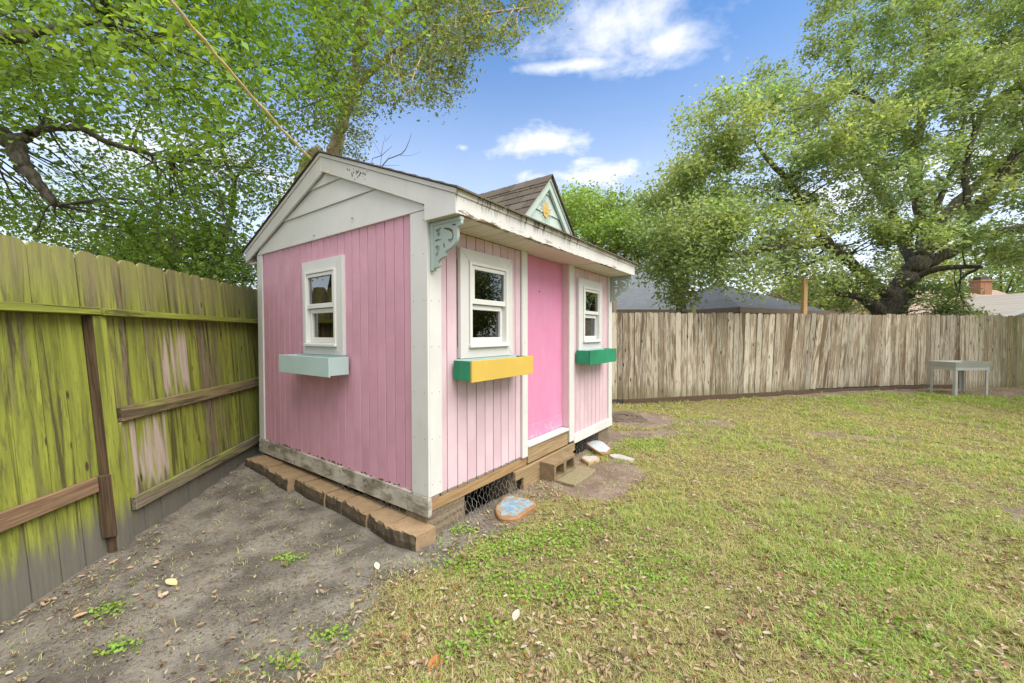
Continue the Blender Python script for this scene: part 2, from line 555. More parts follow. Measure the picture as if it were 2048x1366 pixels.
g = material('brown_house_trim')
g.surf(g.mix(g.noise(g.obj(), 5), (.12, .09, .065), (.18, .14, .10)), .7)
g = material('teal_siding')
P = g.coords()['Object']
g.surf(g.mix(g.noise(g.map(P, (9, 9, .5)), 1), (.24, .32, .31), (.36, .44, .42)), .7)
g = material('house_brick')
br = g.n('ShaderNodeTexBrick', {'Vector': g.map(g.coords()['Object'], (1, 1, 1)), 'Color1': (.27, .125, .07), 'Color2': (.36, .18, .10), 'Mortar': (.5, .42, .34), 'Scale': 4.0, 'Mortar Size': .02})
g.surf(br.outputs[0], .85)

g = material('glass_pane')
fr = g.n('ShaderNodeFresnel', {'IOR': 1.5}).outputs[0]
t = g.n('ShaderNodeBsdfTransparent', {'Color': (.62, .68, .66)})
gl = g.n('ShaderNodeBsdfGlossy', {'Color': (.9, .92, .95), 'Roughness': .015})
mx = g.n('ShaderNodeMixShader', {'Fac': g.m('ADD', g.m('MULTIPLY', fr, 1.3), .14, clamp=True)})
g.nt.links.new(t.outputs[0], mx.inputs[1])
g.nt.links.new(gl.outputs[0], mx.inputs[2])
g.nt.links.new(mx.outputs[0], g.n('ShaderNodeOutputMaterial').inputs[0])

g = material('interior_board')
g.surf(g.mix(g.noise(g.obj(), 6), (.24, .17, .11), (.34, .25, .17)), .85)
g = material('wire_metal')
g.surf((.30, .285, .25), .55, None, .4, .2)
g = material('rope_nylon')
P = g.coords()['Generated']
g.surf(g.mix(g.noise(P, 60, 3), (.62, .47, .13), (.78, .68, .40)), .7)


def stone(name, c1, c2, c3, sc=14, bumpd=.006):
    g = material(name)
    P = g.obj()
    a = g.noise(P, sc, 6, .7)
    b = g.noise(P, sc * 7, 3, .7)
    c = g.mix(g.step(a, .35, .65), c1, c2)
    c = g.mix(g.m('MULTIPLY', g.step(b, .45, .75), .5), c, c3)
    g.surf(c, .9, g.bump(g.m('ADD', a, b), .7, bumpd))


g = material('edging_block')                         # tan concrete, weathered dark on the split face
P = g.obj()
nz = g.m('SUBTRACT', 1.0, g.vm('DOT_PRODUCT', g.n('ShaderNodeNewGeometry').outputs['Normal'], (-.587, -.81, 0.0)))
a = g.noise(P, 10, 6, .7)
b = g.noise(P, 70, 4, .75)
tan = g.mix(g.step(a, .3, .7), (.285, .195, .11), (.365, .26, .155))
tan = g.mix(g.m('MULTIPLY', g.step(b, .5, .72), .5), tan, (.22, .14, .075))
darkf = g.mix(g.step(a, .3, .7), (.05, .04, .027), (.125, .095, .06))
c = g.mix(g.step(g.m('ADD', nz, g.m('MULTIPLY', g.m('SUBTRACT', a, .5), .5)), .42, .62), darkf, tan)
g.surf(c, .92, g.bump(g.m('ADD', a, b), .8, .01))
stone('block_end', (.38, .26, .14), (.47, .34, .2), (.25, .17, .1))
stone('cinder_concrete', (.20, .145, .08), (.27, .20, .115), (.13, .095, .05), 8)
stone('paver_concrete', (.21, .18, .10), (.28, .24, .15), (.14, .125, .07), 30)
stone('painted_stone_blue', (.42, .26, .15), (.50, .33, .2), (.3, .2, .12))
stone('terracotta_edge', (.27, .145, .065), (.36, .21, .10), (.19, .11, .055))

g = material('stone_blue_paint')
P = g.obj()
a = g.noise(P, 24, 6, .7)
b = g.noise(P, 14, 6, .7, .6)
c = g.mix(g.step(a, .40, .58), (.12, .25, .36), (.27, .35, .40))
c = g.mix(g.step(b, .50, .56), c, (.30, .22, .13))
c = g.mix(g.step(b, .40, .33), c, (.36, .20, .17))
g.surf(c, .7)
g = material('stone_pastel_paint')
P = g.obj()
b = g.noise(g.map(P, (5, 11, 9)), 1.0, 4, .6, .8)
c = g.ramp(b, [(.3, (.45, .32, .21)), (.45, (.47, .47, .46)), (.55, (.38, .45, .53)), (.68, (.45, .49, .40))])
g.surf(c, .7)
stone('pale_stone', (.36, .345, .30), (.47, .455, .41), (.34, .30, .24), 24)
stone('lid_plastic', (.10, .075, .055), (.17, .13, .10), (.07, .055, .045), 12)

# ground, plants -----------------------------------------------------------
g = material('yard_ground')
P = g.n('ShaderNodeNewGeometry').outputs['Position']
dirt = g.n('ShaderNodeAttribute', attribute_name='dirt').outputs['Fac']
n1 = g.noise(P, .55, 5, .6)
n2 = g.noise(P, 3.2, 6, .65)
n3 = g.noise(P, 38, 5, .7)
n4 = g.noise(P, 160, 3, .7)
soil_l = g.mix(g.step(n2, .35, .66), (.13, .118, .10), (.295, .27, .23))
soil_r = g.mix(g.step(n2, .35, .66), (.21, .155, .115), (.32, .25, .195))
soil = g.mix(g.step(g.xyz(P)[0], -.5, .5), soil_l, soil_r)
soil = g.mix(g.m('MULTIPLY', g.step(n3, .50, .70), .75), soil, (.065, .053, .040))
soil = g.mix(g.m('MULTIPLY', g.step(n4, .56, .66), .6), soil, (.31, .27, .215))
litter = g.mix(g.step(n3, .35, .65), (.095, .072, .042), (.35, .275, .155))
turf = g.mix(g.step(n4, .35, .65), (.16, .175, .05), (.36, .345, .12))
lawn = g.mix(g.step(g.m('ADD', n2, g.m('MULTIPLY', g.m('SUBTRACT', n3, .5), .4)), .40, .62), litter, turf)
c = g.mix(g.step(g.m('ADD', dirt, g.m('MULTIPLY', g.m('SUBTRACT', n3, .5), .5)), .35, .65), lawn, soil)
g.surf(c, .95, g.bump(g.m('ADD', n3, g.m('MULTIPLY', n4, .5)), 1.0, .02), .15)


def leafy(name, col, trans=.4, gloss=.25):
    g = material(name)
    t = g.n('ShaderNodeAttribute', attribute_name='tint').outputs['Color']
    c = g.mix(1.0, t, col, 'MULTIPLY')
    d = g.n('ShaderNodeBsdfPrincipled', {'Base Color': c, 'Roughness': .45, 'Specular IOR Level': gloss})
    tr = g.n('ShaderNodeBsdfTranslucent', {'Color': g.mix(1.0, c, (1.25, 1.2, .55), 'MULTIPLY')})
    mx = g.n('ShaderNodeMixShader', {'Fac': trans})
    g.nt.links.new(d.outputs[0], mx.inputs[1])
    g.nt.links.new(tr.outputs[0], mx.inputs[2])
    g.nt.links.new(mx.outputs[0], g.n('ShaderNodeOutputMaterial').inputs[0])


leafy('oak_leaf', (1, 1, 1), .48, .35)
leafy('litter_leaf', (1, 1, 1), .15, .15)
leafy('grass_blade', (1, 1, 1), .35, .1)

g = material('dark_bark')
P = g.coords()['Object']
a = g.noise(g.map(P, (5, 5, 1.6)), 1.0, 6, .7)
b = g.noise(g.map(P, (22, 22, 6)), 1.0, 5, .7)
c = g.mix(g.step(b, .35, .7), (.07, .06, .046), (.21, .185, .145))
c = g.mix(g.m('MULTIPLY', g.step(a, .5, .68), .7), c, (.085, .09, .03))
g.surf(c, .95, g.bump(b, .9, .04))
g = material('light_bark')
P = g.coords()['Object']
b = g.noise(g.map(P, (14, 14, 4)), 1.0, 6, .7)
g.surf(g.mix(g.step(b, .35, .68), (.40, .30, .20), (.74, .61, .48)), .95, g.bump(b, .9, .03))
g = material('twig_bark')
g.surf(g.mix(g.noise(g.obj(), 20, 3), (.14, .11, .085), (.27, .23, .19)), .9)

# ------------------------------------------------------------------ ground
FL = dict(A=(-3.0, 3.0), right=-7.8, left=-4.2)       # the left fence bends slightly at its visible post
FB = dict(A=(2.31, 8.89), deg=84.0)
SH = dict(cx=-.6486, cy=3.0196, th=.9437, W=3.03, L=3.73)


def shed_uv(x, y):
    dx, dy = np.asarray(x) - SH['cx'], np.asarray(y) - SH['cy']
    return dx * cos(SH['th']) + dy * sin(SH['th']), -dx * sin(SH['th']) + dy * cos(SH['th'])


def shed_xy(u, v):
    t = SH['th']
    return SH['cx'] + u * cos(t) - v * sin(t), SH['cy'] + u * sin(t) + v * cos(t)


W_, L_ = SH['W'], SH['L']


def gz(x, y):
    """Height of the yard."""
    x, y = np.asarray(x, float), np.asarray(y, float)
    z = .205 * sstep(x, 2.2, 9.5) * sstep(y, 5.0, 9.3)
    z = z + .09 * sstep(y, 3.6, 5.4) * sstep(x, -2.0, -3.1)
    z = z - .06 * sstep(y, 2.9, 2.1) * sstep(x, -2.2, -2.9)
    u, v = shed_uv(x, y)
    z = z - .34 * sstep(v, .06, .16) * sstep(v, W_ - .06, W_ - .16) * sstep(u, .08, .16) * sstep(u, L_ - .08, L_ - .16)   # ground sunk under the floor so the crawl opening looks dark
    return z + .025 * (fbm(x * 1.3, y * 1.3, 5) - .5)


def ell(x, y, cx, cy, rx, ry, a=0.0):
    dx, dy = x - cx, y - cy
    p, q = dx * cos(a) + dy * sin(a), -dx * sin(a) + dy * cos(a)
    return np.sqrt((p / rx) ** 2 + (q / ry) ** 2)


def dirt_mask(x, y):
    x, y = np.asarray(x, float), np.asarray(y, float)
    n = fbm(x * 2.2, y * 2.2, 21) - .5
    xb = np.interp(y, [0, 1.8, 2.5, 2.9, 3.25, 3.6], [-1.25, -1.05, -.80, -.50, -.05, .2])
    m = sstep(x + n * .9, xb + .35, xb - .35) * (y < 3.75)
    u, v = shed_uv(x, y)
    m = np.maximum(m, sstep(u + n * .3, -.0, -.25) * (x < -.3) * sstep(y, 2.75, 3.1))
    m = np.maximum(m, .8 * sstep(v + n * .5, -.45, -.12) * (u > -.3) * (u < 4.1) * (v < 3.4))
    m = np.maximum(m, sstep(ell(x, y, .92, 4.28, .80, .52, .75) + n * .9, 1.1, .75))
    m = np.maximum(m, sstep(ell(x, y, 2.35, 7.35, .75, .75) + n * .8, 1.1, .75))
    m = np.maximum(m, .85 * sstep(ell(x, y, 2.3, 6.3, .95, .3, .2) + n * 1.2, 1.1, .5))
    m = np.maximum(m, .75 * sstep(ell(x, y, 3.4, 6.9, 1.1, .45, -.1) + n * 1.6, 1.1, .4))
    m = np.maximum(m, .7 * sstep(ell(x, y, 5.2, 6.0, .8, .25, -.2) + n * 1.6, 1.1, .4))
    m = np.maximum(m, .6 * sstep(ell(x, y, 4.4, 3.3, 1.0, .3, .5) + n * 1.8, 1.1, .3))
    fy = FB['A'][1] + (x - FB['A'][0]) * math.tan(radians(6)) # mulch strip at the back fence
    w = np.interp(x, [2, 5.5, 7, 8.5, 10, 11.5, 16], [.05, .15, .55, .35, .9, 1.3, 1.6])
    m = np.maximum(m, .95 * sstep(fy - y + n * .5, w + .15, w - .1))
    return np.clip(m, 0, 1)


def axis(fine0, fine1, step, far):
    a = list(np.arange(fine0, fine1 + 1e-6, step))
    s = step
    while a[-1] < far:
        s *= 1.35
        a.append(a[-1] + s)
    s = step
    while a[0] > -far:
        s *= 1.35
        a.insert(0, a[0] - s)
    return np.array(a)


gx, gy = axis(-4.5, 13.5, .05, 400), axis(.2, 10.8, .05, 400)
XX, YY = np.meshgrid(gx, gy)
ZZ = gz(XX, YY)
dm = dirt_mask(XX, YY)
rough = (fbm(XX * 9, YY * 9, 31, 3) - .5) * .022 + (fbm(XX * 2.6, YY * 2.6, 33, 2) - .5) * .03
inner = sstep(np.maximum(np.abs(XX - 4.5) - 8.5, np.abs(YY - 5.4) - 5.0), 1.5, .2)
ZZ = ZZ + rough * inner
nx = len(gx)
I = np.arange(len(gy) * nx).reshape(len(gy), nx)
F = np.stack([I[:-1, :-1], I[:-1, 1:], I[1:, 1:], I[1:, :-1]], -1).reshape(-1, 4)
me = quads_mesh('ground', np.stack([XX, YY, ZZ], -1).reshape(-1, 3), F)
a_ = me.attributes.new('dirt', 'FLOAT', 'POINT')
a_.data.foreach_set('value', np.ascontiguousarray(dm.ravel(), np.float32))
me.shade_smooth()
tag(link('ground', me, MAT['yard_ground']), 'backyard ground of worn lawn and bare grey soil', kind='structure')


def ground_z(x, y):
    return float(gz(x, y) + (fbm(x * 9, y * 9, 31, 3) - .5) * .022 + (fbm(x * 2.6, y * 2.6, 33, 2) - .5) * .03)

# ------------------------------------------------------------------ the playhouse (local axes: u along the front, v into the depth, z up)
W, L = SH['W'], SH['L']
shed = empty('playhouse', (SH['cx'], SH['cy'], 0), SH['th'],
             'pink wooden playhouse with white trim, mint dormer and small windows in the yard corner', 'playhouse')
front = lambda a, d, z: (a, d, z)                     # a along the wall, d depth behind the trim face
gable = lambda a, d, z: (d, a, z)


def slab(mb, fn, a0, a1, d0, d1, z0, z1):
    return mb.prism([(a0, z0), (a1, z0), (a1, z1), (a0, z1)], d0, d1, lambda p, q, t: fn(p, t, q))


def panel_with_holes(mb, fn, a0, a1, d0, d1, z0, z1, holes):
    x = a0
    for h0, h1, k0, k1 in sorted(holes):
        slab(mb, fn, x, h0, d0, d1, z0, z1)
        slab(mb, fn, h0, h1, d0, d1, z0, k0)
        slab(mb, fn, h0, h1, d0, d1, k1, z1)
        x = h1
    slab(mb, fn, x, a1, d0, d1, z0, z1)


def planks(parent, fn, cuts, z0, z1, holes, mat, d=.02):
    for a, b in zip(cuts[:-1], cuts[1:]):
        spans = [(z0, z1)]
        for h0, h1, k0, k1 in holes:
            if a < h1 - .01 and b > h0 + .01:
                spans = [(z0, k0), (k1, z1)]
        for s0, s1 in spans:
            mb = MB()
            e = random.uniform(-.0012, .0012)
            slab(mb, fn, a + .0045, b - .0045, d + e, d + .018, s0, s1)
            mb.build('plank', MAT[mat], parent, .0022)


HOLE_G = (1.25, 1.835, 1.485, 2.245)
HOLE_1 = (.455, 1.01, 1.485, 2.23)
HOLE_2 = (2.685, 3.218, 1.485, 2.23)

gw = MB()
panel_with_holes(gw, gable, .02, W - .02, .0385, .052, .17, 2.60, [HOLE_G])
gw = gw.build('gable_wall', MAT['pink_paint'], shed)
planks(gw, gable, [.19, .302, .425, .55, .673, .797, .918, 1.04, 1.167, 1.286, 1.412, 1.532, 1.65, 1.772, 1.889, 2.013, 2.132, 2.255, 2.381, 2.512, 2.64, 2.765, 2.905],
       .32, 2.565, [HOLE_G], 'pink_paint')
fw = MB()
panel_with_holes(fw, front, .053, 1.37, .0385, .052, .21, 2.455, [HOLE_1])
panel_with_holes(fw, front, 2.345, L - .02, .0385, .052, .2, 2.455, [HOLE_2])
slab(fw, front, 1.37, 2.345, .0385, .052, 2.475, 2.62)
fw = fw.build('front_wall', MAT['faded_pink_paint'], shed)
planks(fw, front, [.145, .225, .345, .466, .587, .708, .83, .949, 1.07, 1.19, 1.29], .288, 2.455, [HOLE_1], 'rotten_plank_end')
planks(fw, front, [2.45, 2.545, 2.67, 2.794, 2.916, 3.04, 3.168, 3.298, 3.424, 3.552, 3.61], .30, 2.455, [HOLE_2], 'faded_pink_paint')
rw = MB()
slab(rw, front, .02, L - .02, W - .05, W - .02, .17, 2.60)
rw.build('rear_wall', MAT['pink_paint'], shed)
ew = MB()
ew.prism([(.054, .17), (W - .052, .17), (W - .052, 2.62), (W / 2, 3.30), (.054, 2.66)], L - .05, L - .02, lambda p, q, t: (t, p, q))
ew.build('end_wall', MAT['pink_paint'], shed)
fl = MB().box(.055, L - .055, .055, W - .055, .30, .33)
fl.build('floor_boards', MAT['interior_board'], shed)
for u, v in ((.9, W - .10), (1.7, W - .10), (2.5, W - .10), (3.2, W - .10)):
    MB().box(u, u + .05, v - .04, v + .048, .335, 2.56).build('stud', MAT['stud_wood'], shed)
for v in (.55, 1.25, 1.95, 2.5):
    MB().box(L - .14, L - .052, v, v + .05, .335, 2.6).build('stud', MAT['stud_wood'], shed)
for u in (.40, 1.02, 2.63, 3.24):
    MB().box(u - .03, u + .02, .056, .145, .335, 2.45).build('stud', MAT['stud_wood'], shed)
for v in (1.20, 1.86):
    MB().box(.056, .145, v, v + .045, .335, 2.55).build('stud', MAT['stud_wood'], shed)

# corner and jamb trim
wt = MAT['white_trim_paint']
t = MB(); slab(t, gable, .0, .197, .0, .0195, .330, 2.553); t.build('corner_trim', wt, shed, .003)
t = MB(); slab(t, front, .0205, .149, .0, .0195, .326, 2.455); t.build('corner_trim', wt, shed, .003)
t = MB(); slab(t, gable, 2.898, W, .0, .0195, .330, 2.553); t.build('corner_trim', wt, shed, .003)
t = MB(); slab(t, front, 3.60, L, .0, .0195, .312, 2.455); t.build('corner_trim', wt, shed, .003)
t = MB(); slab(t, front, 1.285, 1.384, -.004, .0195, .30, 2.458); t.build('door_trim', wt, shed, .003)
t = MB(); slab(t, front, 2.326, 2.452, -.004, .0195, .235, 2.522); t.build('door_trim', wt, shed, .003)

# dirty base board, beams and boards under the floor
b = MB(); slab(b, gable, .0, W + .01, -.004, .03, .168, .3285)
b.build('base_board', MAT['base_board_paint'], shed, .004)
b = MB()
b.prism([(2.462, .20), (2.478, .188), (3.733, .188), (3.733, .3105), (2.53, .3105), (2.462, .29)], -.004, .0185, lambda p, q, t: (p, t, q))
b.build('base_board', MAT['white_trim_paint'], shed, .003)
b = MB(); slab(b, front, .005, 1.40, .0215, .06, .198, .287); b.build('floor_beam', MAT['fresh_beam_wood'], shed, .004)
b = MB(); slab(b, front, 1.402, 2.30, .006, .05, .215, .388); b.build('floor_beam', MAT['skirt_wood'], shed, .004)
b = MB(); slab(b, front, 1.118, 2.42, -.032, .004, .121, .2115); b.build('skirt_board', MAT['skirt_wood'], shed, .004)
b = MB(); slab(b, front, 1.262, 2.38, -.030, .006, -.03, .117); b.build('skirt_board', MAT['skirt_wood'], shed, .004)
b = MB(); slab(b, front, 2.30, 2.44, .022, .08, -.05, .40); b.build('floor_beam', MAT['rot_board_wood'], shed, .01)
for u0, u1, v0, v1 in ((.012, .45, .034, .30), (1.15, 1.42, .07, .35), (3.35, 3.70, .05, .35), (.03, .3, 2.6, 2.98)):
    MB().box(u0, u1, v0, v1, -.5, .1955 if v0 < 1 else .165).build('foundation_pier', MAT['grey_brown_wood'], shed, .01)
for v in (.8, 1.5, 2.2, 2.9):
    MB().box(.06, L - .06, v, v + .05, .19, .297).build('floor_joist', MAT['grey_brown_wood'], shed)

# door
t = MB(); slab(t, front, 1.392, 2.322, .10, .135, .425, 2.472); door = t.build('door', MAT['door_paint'], shed, .003)
t = MB(); slab(t, front, 1.395, 2.318, .093, .0995, .428, .585); t.build('kick_board', MAT['door_paint'], door, .003)
t = MB(); t.tube([(1.78, .098, 2.085), (1.78, .101, 2.085)], .012, 8); t.build('screw_head', MAT['dark_dot_paint'], door)
t = MB(); slab(t, front, 1.378, 1.390, .0205, .14, .40, 2.46); t.build('door_jamb', MAT['jamb_paint'], shed)
t = MB(); slab(t, front, 2.324, 2.338, .0205, .14, .40, 2.50); jr = t.build('door_jamb', MAT['jamb_paint'], shed)
t = MB(); slab(t, front, 1.392, 2.322, -.002, .137, 2.474, 2.56); t.build('door_header', MAT['white_trim_paint'], shed, .003)
t = MB(); slab(t, front, 1.386, 2.30, -.012, .14, .392, .421); t.build('door_sill', MAT['white_trim_paint'], shed, .004)


# windows: a picture-frame of mitred boards round a white vinyl sash pair
def window(fn, a0, a1, z0, z1, hole, flip=False):
    h0, h1, k0, k1 = hole
    mb = MB()
    o, i = [(a0, z0), (a1, z0), (a1, z1), (a0, z1)], [(h0, k0), (h1, k0), (h1, k1), (h0, k1)]
    for j in range(4):
        q = (j + 1) % 4
        m = .0007                                    # hairline mitre
        A, B, C_, D_ = o[j], o[q], i[q], i[j]
        ctr = ((A[0] + B[0] + C_[0] + D_[0]) / 4, (A[1] + B[1] + C_[1] + D_[1]) / 4)
        sh = lambda p: (p[0] + (ctr[0] - p[0]) * m * 3, p[1] + (ctr[1] - p[1]) * m * 3)
        mb.prism([sh(A), sh(B), sh(C_), sh(D_)], -.016, .0195, lambda p, r, t: fn(p, t, r))
    win = mb.build('window', MAT['white_trim_paint'], shed, .002)
    vy = MAT['vinyl_white']
    s = -1 if flip else 1
    # outer vinyl frame with a thin nailing lip
    f = MB()
    def ring(x0, x1, y0, y1, wl, wr, wb, wtop, d0, d1):
        slab(f, fn, x0, x0 + wl, d0, d1, y0, y1)
        slab(f, fn, x1 - wr, x1, d0, d1, y0, y1)
        slab(f, fn, x0 + wl, x1 - wr, d0, d1, y0, y0 + wb)
        slab(f, fn, x0 + wl, x1 - wr, d0, d1, y1 - wtop, y1)
    ring(h0 + .003, h1 - .003, k0 + .003, k1 - .003, .03, .03, .03, .028, -.030, .07)
    f.build('outer_frame', vy, win, .003)
    f = MB()
    g0, g1 = h0 + .034, h1 - .034
    ring(g0, g1, 1.862, k1 - .033, .042, .014, .046, .034, -.018, .026)
    f.build('upper_sash', vy, win, .003)
    f = MB()
    ring(g0 + .002, g1 - .032, k0 + .035, 1.858, .040, .016, .048, .044, .008, .058)
    f.build('lower_sash', vy, win, .003)
    f = MB(); slab(f, fn, g1 - .03, g1, .02, .065, k0 + .035, 1.858)
    f.build('side_track', vy, win, .002)
    f = MB(); slab(f, fn, h0 - .004, h1 + .004, -.044, -.0165, k0 - .004, k0 + .022)
    f.build('sill', vy, win, .003)
    f = MB(); slab(f, fn, g0 + .042, g1 - .014, .004, .008, 1.908, k1 - .067); f.build('pane', MAT['glass_pane'], win)
    f = MB(); slab(f, fn, g0 + .042, g1 - .048, .034, .038, k0 + .083, 1.814); f.build('pane', MAT['glass_pane'], win)
    return win


window(gable, 1.145, 1.897, 1.398, 2.344, HOLE_G, True)
window(front, .352, 1.096, 1.391, 2.327, HOLE_1)
window(front, 2.560, 3.322, 1.387, 2.326, HOLE_2)


nh = MB()
for v in np.arange(.25, W - .1, .41):
    for z in (.205, .295):
        nh.prism([(v + .004 * cos(k), z + .004 * sin(k)) for k in np.linspace(0, 5.24, 6)], -.0055, -.003, lambda p, q, t: (t, p, q))
for z in np.arange(.42, 2.5, .36):
    for v in (.04, .16):
        nh.prism([(v + .0035 * cos(k), z + .0035 * sin(k)) for k in np.linspace(0, 5.24, 6)], -.0015, .001, lambda p, q, t: (t, p, q))
    for u in (.04, .12, 1.33, 2.39, 3.66):
        nh.prism([(u + .0035 * cos(k), z + .0035 * sin(k)) for k in np.linspace(0, 5.24, 6)], -.0015 if u < 1 or u > 3 else -.0055, .001, lambda p, q, t: (p, t, q))
nh = nh.build('nail_heads', MAT['rot_board_wood'], shed)
nh['kind'] = 'stuff'


# window boxes
def window_box(fn, a0, a1, z0, z1, dep, m_face, m_end, m_in, label):
    mb = MB(); slab(mb, fn, a0 - .002, a1 + .002, -dep, -dep + .018, z0 - .012, z1)
    wb = mb.build('window_box', MAT[m_face], shed, .002)
    wb['label'] = label
    for e0 in (a0, a1 - .018):
        mb = MB(); slab(mb, fn, e0, e0 + .018, -dep + .0185, -.004, z0, z1 - .003); mb.build('end_board', MAT[m_end], wb, .002)
    mb = MB(); slab(mb, fn, a0 + .019, a1 - .019, -dep + .0185, -.004, z0 + .006, z0 + .022); mb.build('bottom_board', MAT[m_end], wb)
    mb = MB(); slab(mb, fn, a0 + .019, a1 - .019, -.022, -.0165, z0 + .024, z1 + .004); mb.build('back_board', MAT[m_in], wb)
    return wb


window_box(gable, 1.07, 2.03, 1.226, 1.392, .20, 'pale_blue_paint', 'pale_blue_paint', 'pale_blue_paint', 'pale blue window box')
window_box(front, .275, 1.168, 1.222, 1.384, .21, 'yellow_paint', 'green_paint', 'pale_blue_paint', 'yellow fronted window box with green ends')
window_box(front, 2.507, 3.385, 1.214, 1.388, .20, 'green_paint', 'green_paint', 'pale_blue_paint', 'green window box')

# eaves: soffit boards, fascia, gable cladding and rake boards
ROOF = lambda v: 3.372 - .4066 * abs(v - 1.475)      # top face of the deck
sof = MB(); slab(sof, front, -.01, L + .01, -.30, .035, 2.478, 2.486); sof = sof.build('soffit', MAT['soffit_paint'], shed)
u = .004
while u < L - .02:
    w_ = min(.152, L - u)
    if not 1.25 < u < 2.3:
        MB().box(u + .004, u + w_ - .004, -.298, .018, 2.457 + random.uniform(-.001, .001), 2.4775).build('plank', MAT['soffit_paint'], sof, .002)
    u += .152
MB().box(1.374, 2.432, -.298, -.0065, 2.463, 2.4775).build('plank', MAT['soffit_paint'], sof, .002)
mb = MB()
us = np.linspace(-.03, L + .03, 190)
zb = 2.462 + np.where((us > .3) & (us < 2.9), .034 * np.clip(vnoise(us * 3.1, us * 0, 3) - .35, 0, 1) * 1.6 + .010 * (vnoise(us * 22, us * 0, 4) - .3), .002 * vnoise(us * 9, us * 0, 5))
vsx = []
for q, zz in zip(us, zb):
    vsx += [(q, -.335, zz), (q, -.30, zz), (q, -.30, 2.592), (q, -.335, 2.592)]
fs = [(0, 1, 2, 3), tuple(4 * (len(us) - 1) + k for k in (3, 2, 1, 0))]
for i in range(len(us) - 1):
    for k in range(4):
        fs.append((4 * i + k, 4 * i + 4 + k, 4 * i + 4 + (k + 1) % 4, 4 * i + (k + 1) % 4))
mb.add(vsx, fs)
fas = mb.build('fascia', MAT['fascia_paint'], shed)
MB().box(-.04, L + .04, -.347, -.3355, 2.588, 2.634).build('drip_strip', MAT['fascia_paint'], fas, .003)
MB().box(.0, L, -.3295, -.3055, 2.466, 2.575).build('backing_board', MAT['grey_brown_wood'], fas)
MB().box(0, L, W + .19, W + .24, 2.48, 2.60).build('fascia', MAT['white_trim_paint'], shed)
MB().box(0, L, W - .02, W + .19, 2.47, 2.485).build('soffit', MAT['soffit_paint'], shed)

ge = MB().prism([(.03, 2.605), (W - .03, 2.605), (W - .03, 2.70), (1.475, 3.30), (.03, 2.70)], .040, .052, lambda p, q, t: (t, p, q)).build('gable_end', wt, shed)


def clap(z0, z1, name='plank', d=(-.004, .038)):
    lim = lambda z: (3.335 - z) / .4066
    v0, v1 = max(.0, 1.475 - lim(z0) + .02), min(W, 1.475 + lim(z0) - .02)
    w0, w1 = max(.0, 1.475 - lim(z1) + .02), min(W, 1.475 + lim(z1) - .02)
    if w1 < w0 + .02:
        w0, w1 = 1.46, 1.49
    mb = MB()
    tilt = lambda z: .016 * (z - z0) / (z1 - z0)
    mb.prism([(v0, z0), (v1, z0), (w1, z1), (w0, z1)], d[0], d[1], lambda p, q, t: (t + (tilt(q) if t < .03 else 0), p, q))
    return mb.build(name, wt, ge, .002)


clap(2.556, 2.848)
clap(2.850, 3.066)
clap(3.068, 3.26)
for u0, u1 in ((-.032, -.0085), (L + .0085, L + .032)):
    fn = lambda p, q, t: (t, p, q)
    rk = MB().prism([(1.475, 3.331), (1.475, 3.182), (1.44, 3.176), (-.004, 2.582), (-.004, 2.4565), (-.334, 2.4565), (-.334, 2.593)], u0, u1, fn).build('rake_board', wt, shed, .003)
    MB().prism([(1.475, 3.369), (1.475, 3.3335), (-.3345, 2.5955), (-.3475, 2.629)], u0 - .011 if u0 < 0 else u0, u1 if u0 < 0 else u1 + .011, fn).build('drip_strip', wt, rk, .003)
    rk = MB().prism([(1.476, 3.331), (3.29, 2.594), (3.278, 2.488), (1.476, 3.1645)], u0, u1, fn).build('rake_board', wt, shed, .003)
    MB().prism([(1.476, 3.369), (3.30, 2.629), (3.29, 2.5965), (1.476, 3.3335)], u0 - .011 if u0 < 0 else u0, u1 if u0 < 0 else u1 + .011, fn).build('drip_strip', wt, rk, .003)
# droppings and wasp-nest specks on the rake
sp = MB()
for i in range(26):
    v, dzz = random.gauss(.83, .075), random.gauss(0, .032)
    z = 3.372 - .4066 * (1.475 - v) - .10 + dzz
    s_ = random.uniform(.003, .010)
    sp.prism([(v - s_ * .6, z - s_), (v + s_ * .7, z - s_ * .7), (v + s_ * .4, z + s_), (v - s_ * .5, z + s_ * .8)], -.0365, -.0325, lambda p, q, t: (t, p, q))
for v, z, s_ in ((.98, 2.655, .012), (1.66, 2.60, .010), (1.33, 3.145, .02)):
    sp.prism([(v - s_ * 1.6, z - s_ * .3), (v + s_ * 1.4, z - s_ * .1), (v + s_ * .4, z + s_ * .4)], -.014, -.006, lambda p, q, t: (t, p, q))
for i in range(46):
    v = random.uniform(.15, 2.9)
    s_ = random.uniform(.004, .012)
    z = .329 + random.uniform(0, .016)
    sp.prism([(v - s_ * 1.6, z - s_ * .3), (v + s_ * 1.4, z - s_ * .4), (v + s_ * .9, z + s_ * .5), (v - s_ * .7, z + s_ * .6)], .0135, .021, lambda p, q, t: (t, p, q))
sp = sp.build('dirt_specks', MAT['rot_board_wood'], shed)
sp['kind'] = 'stuff'

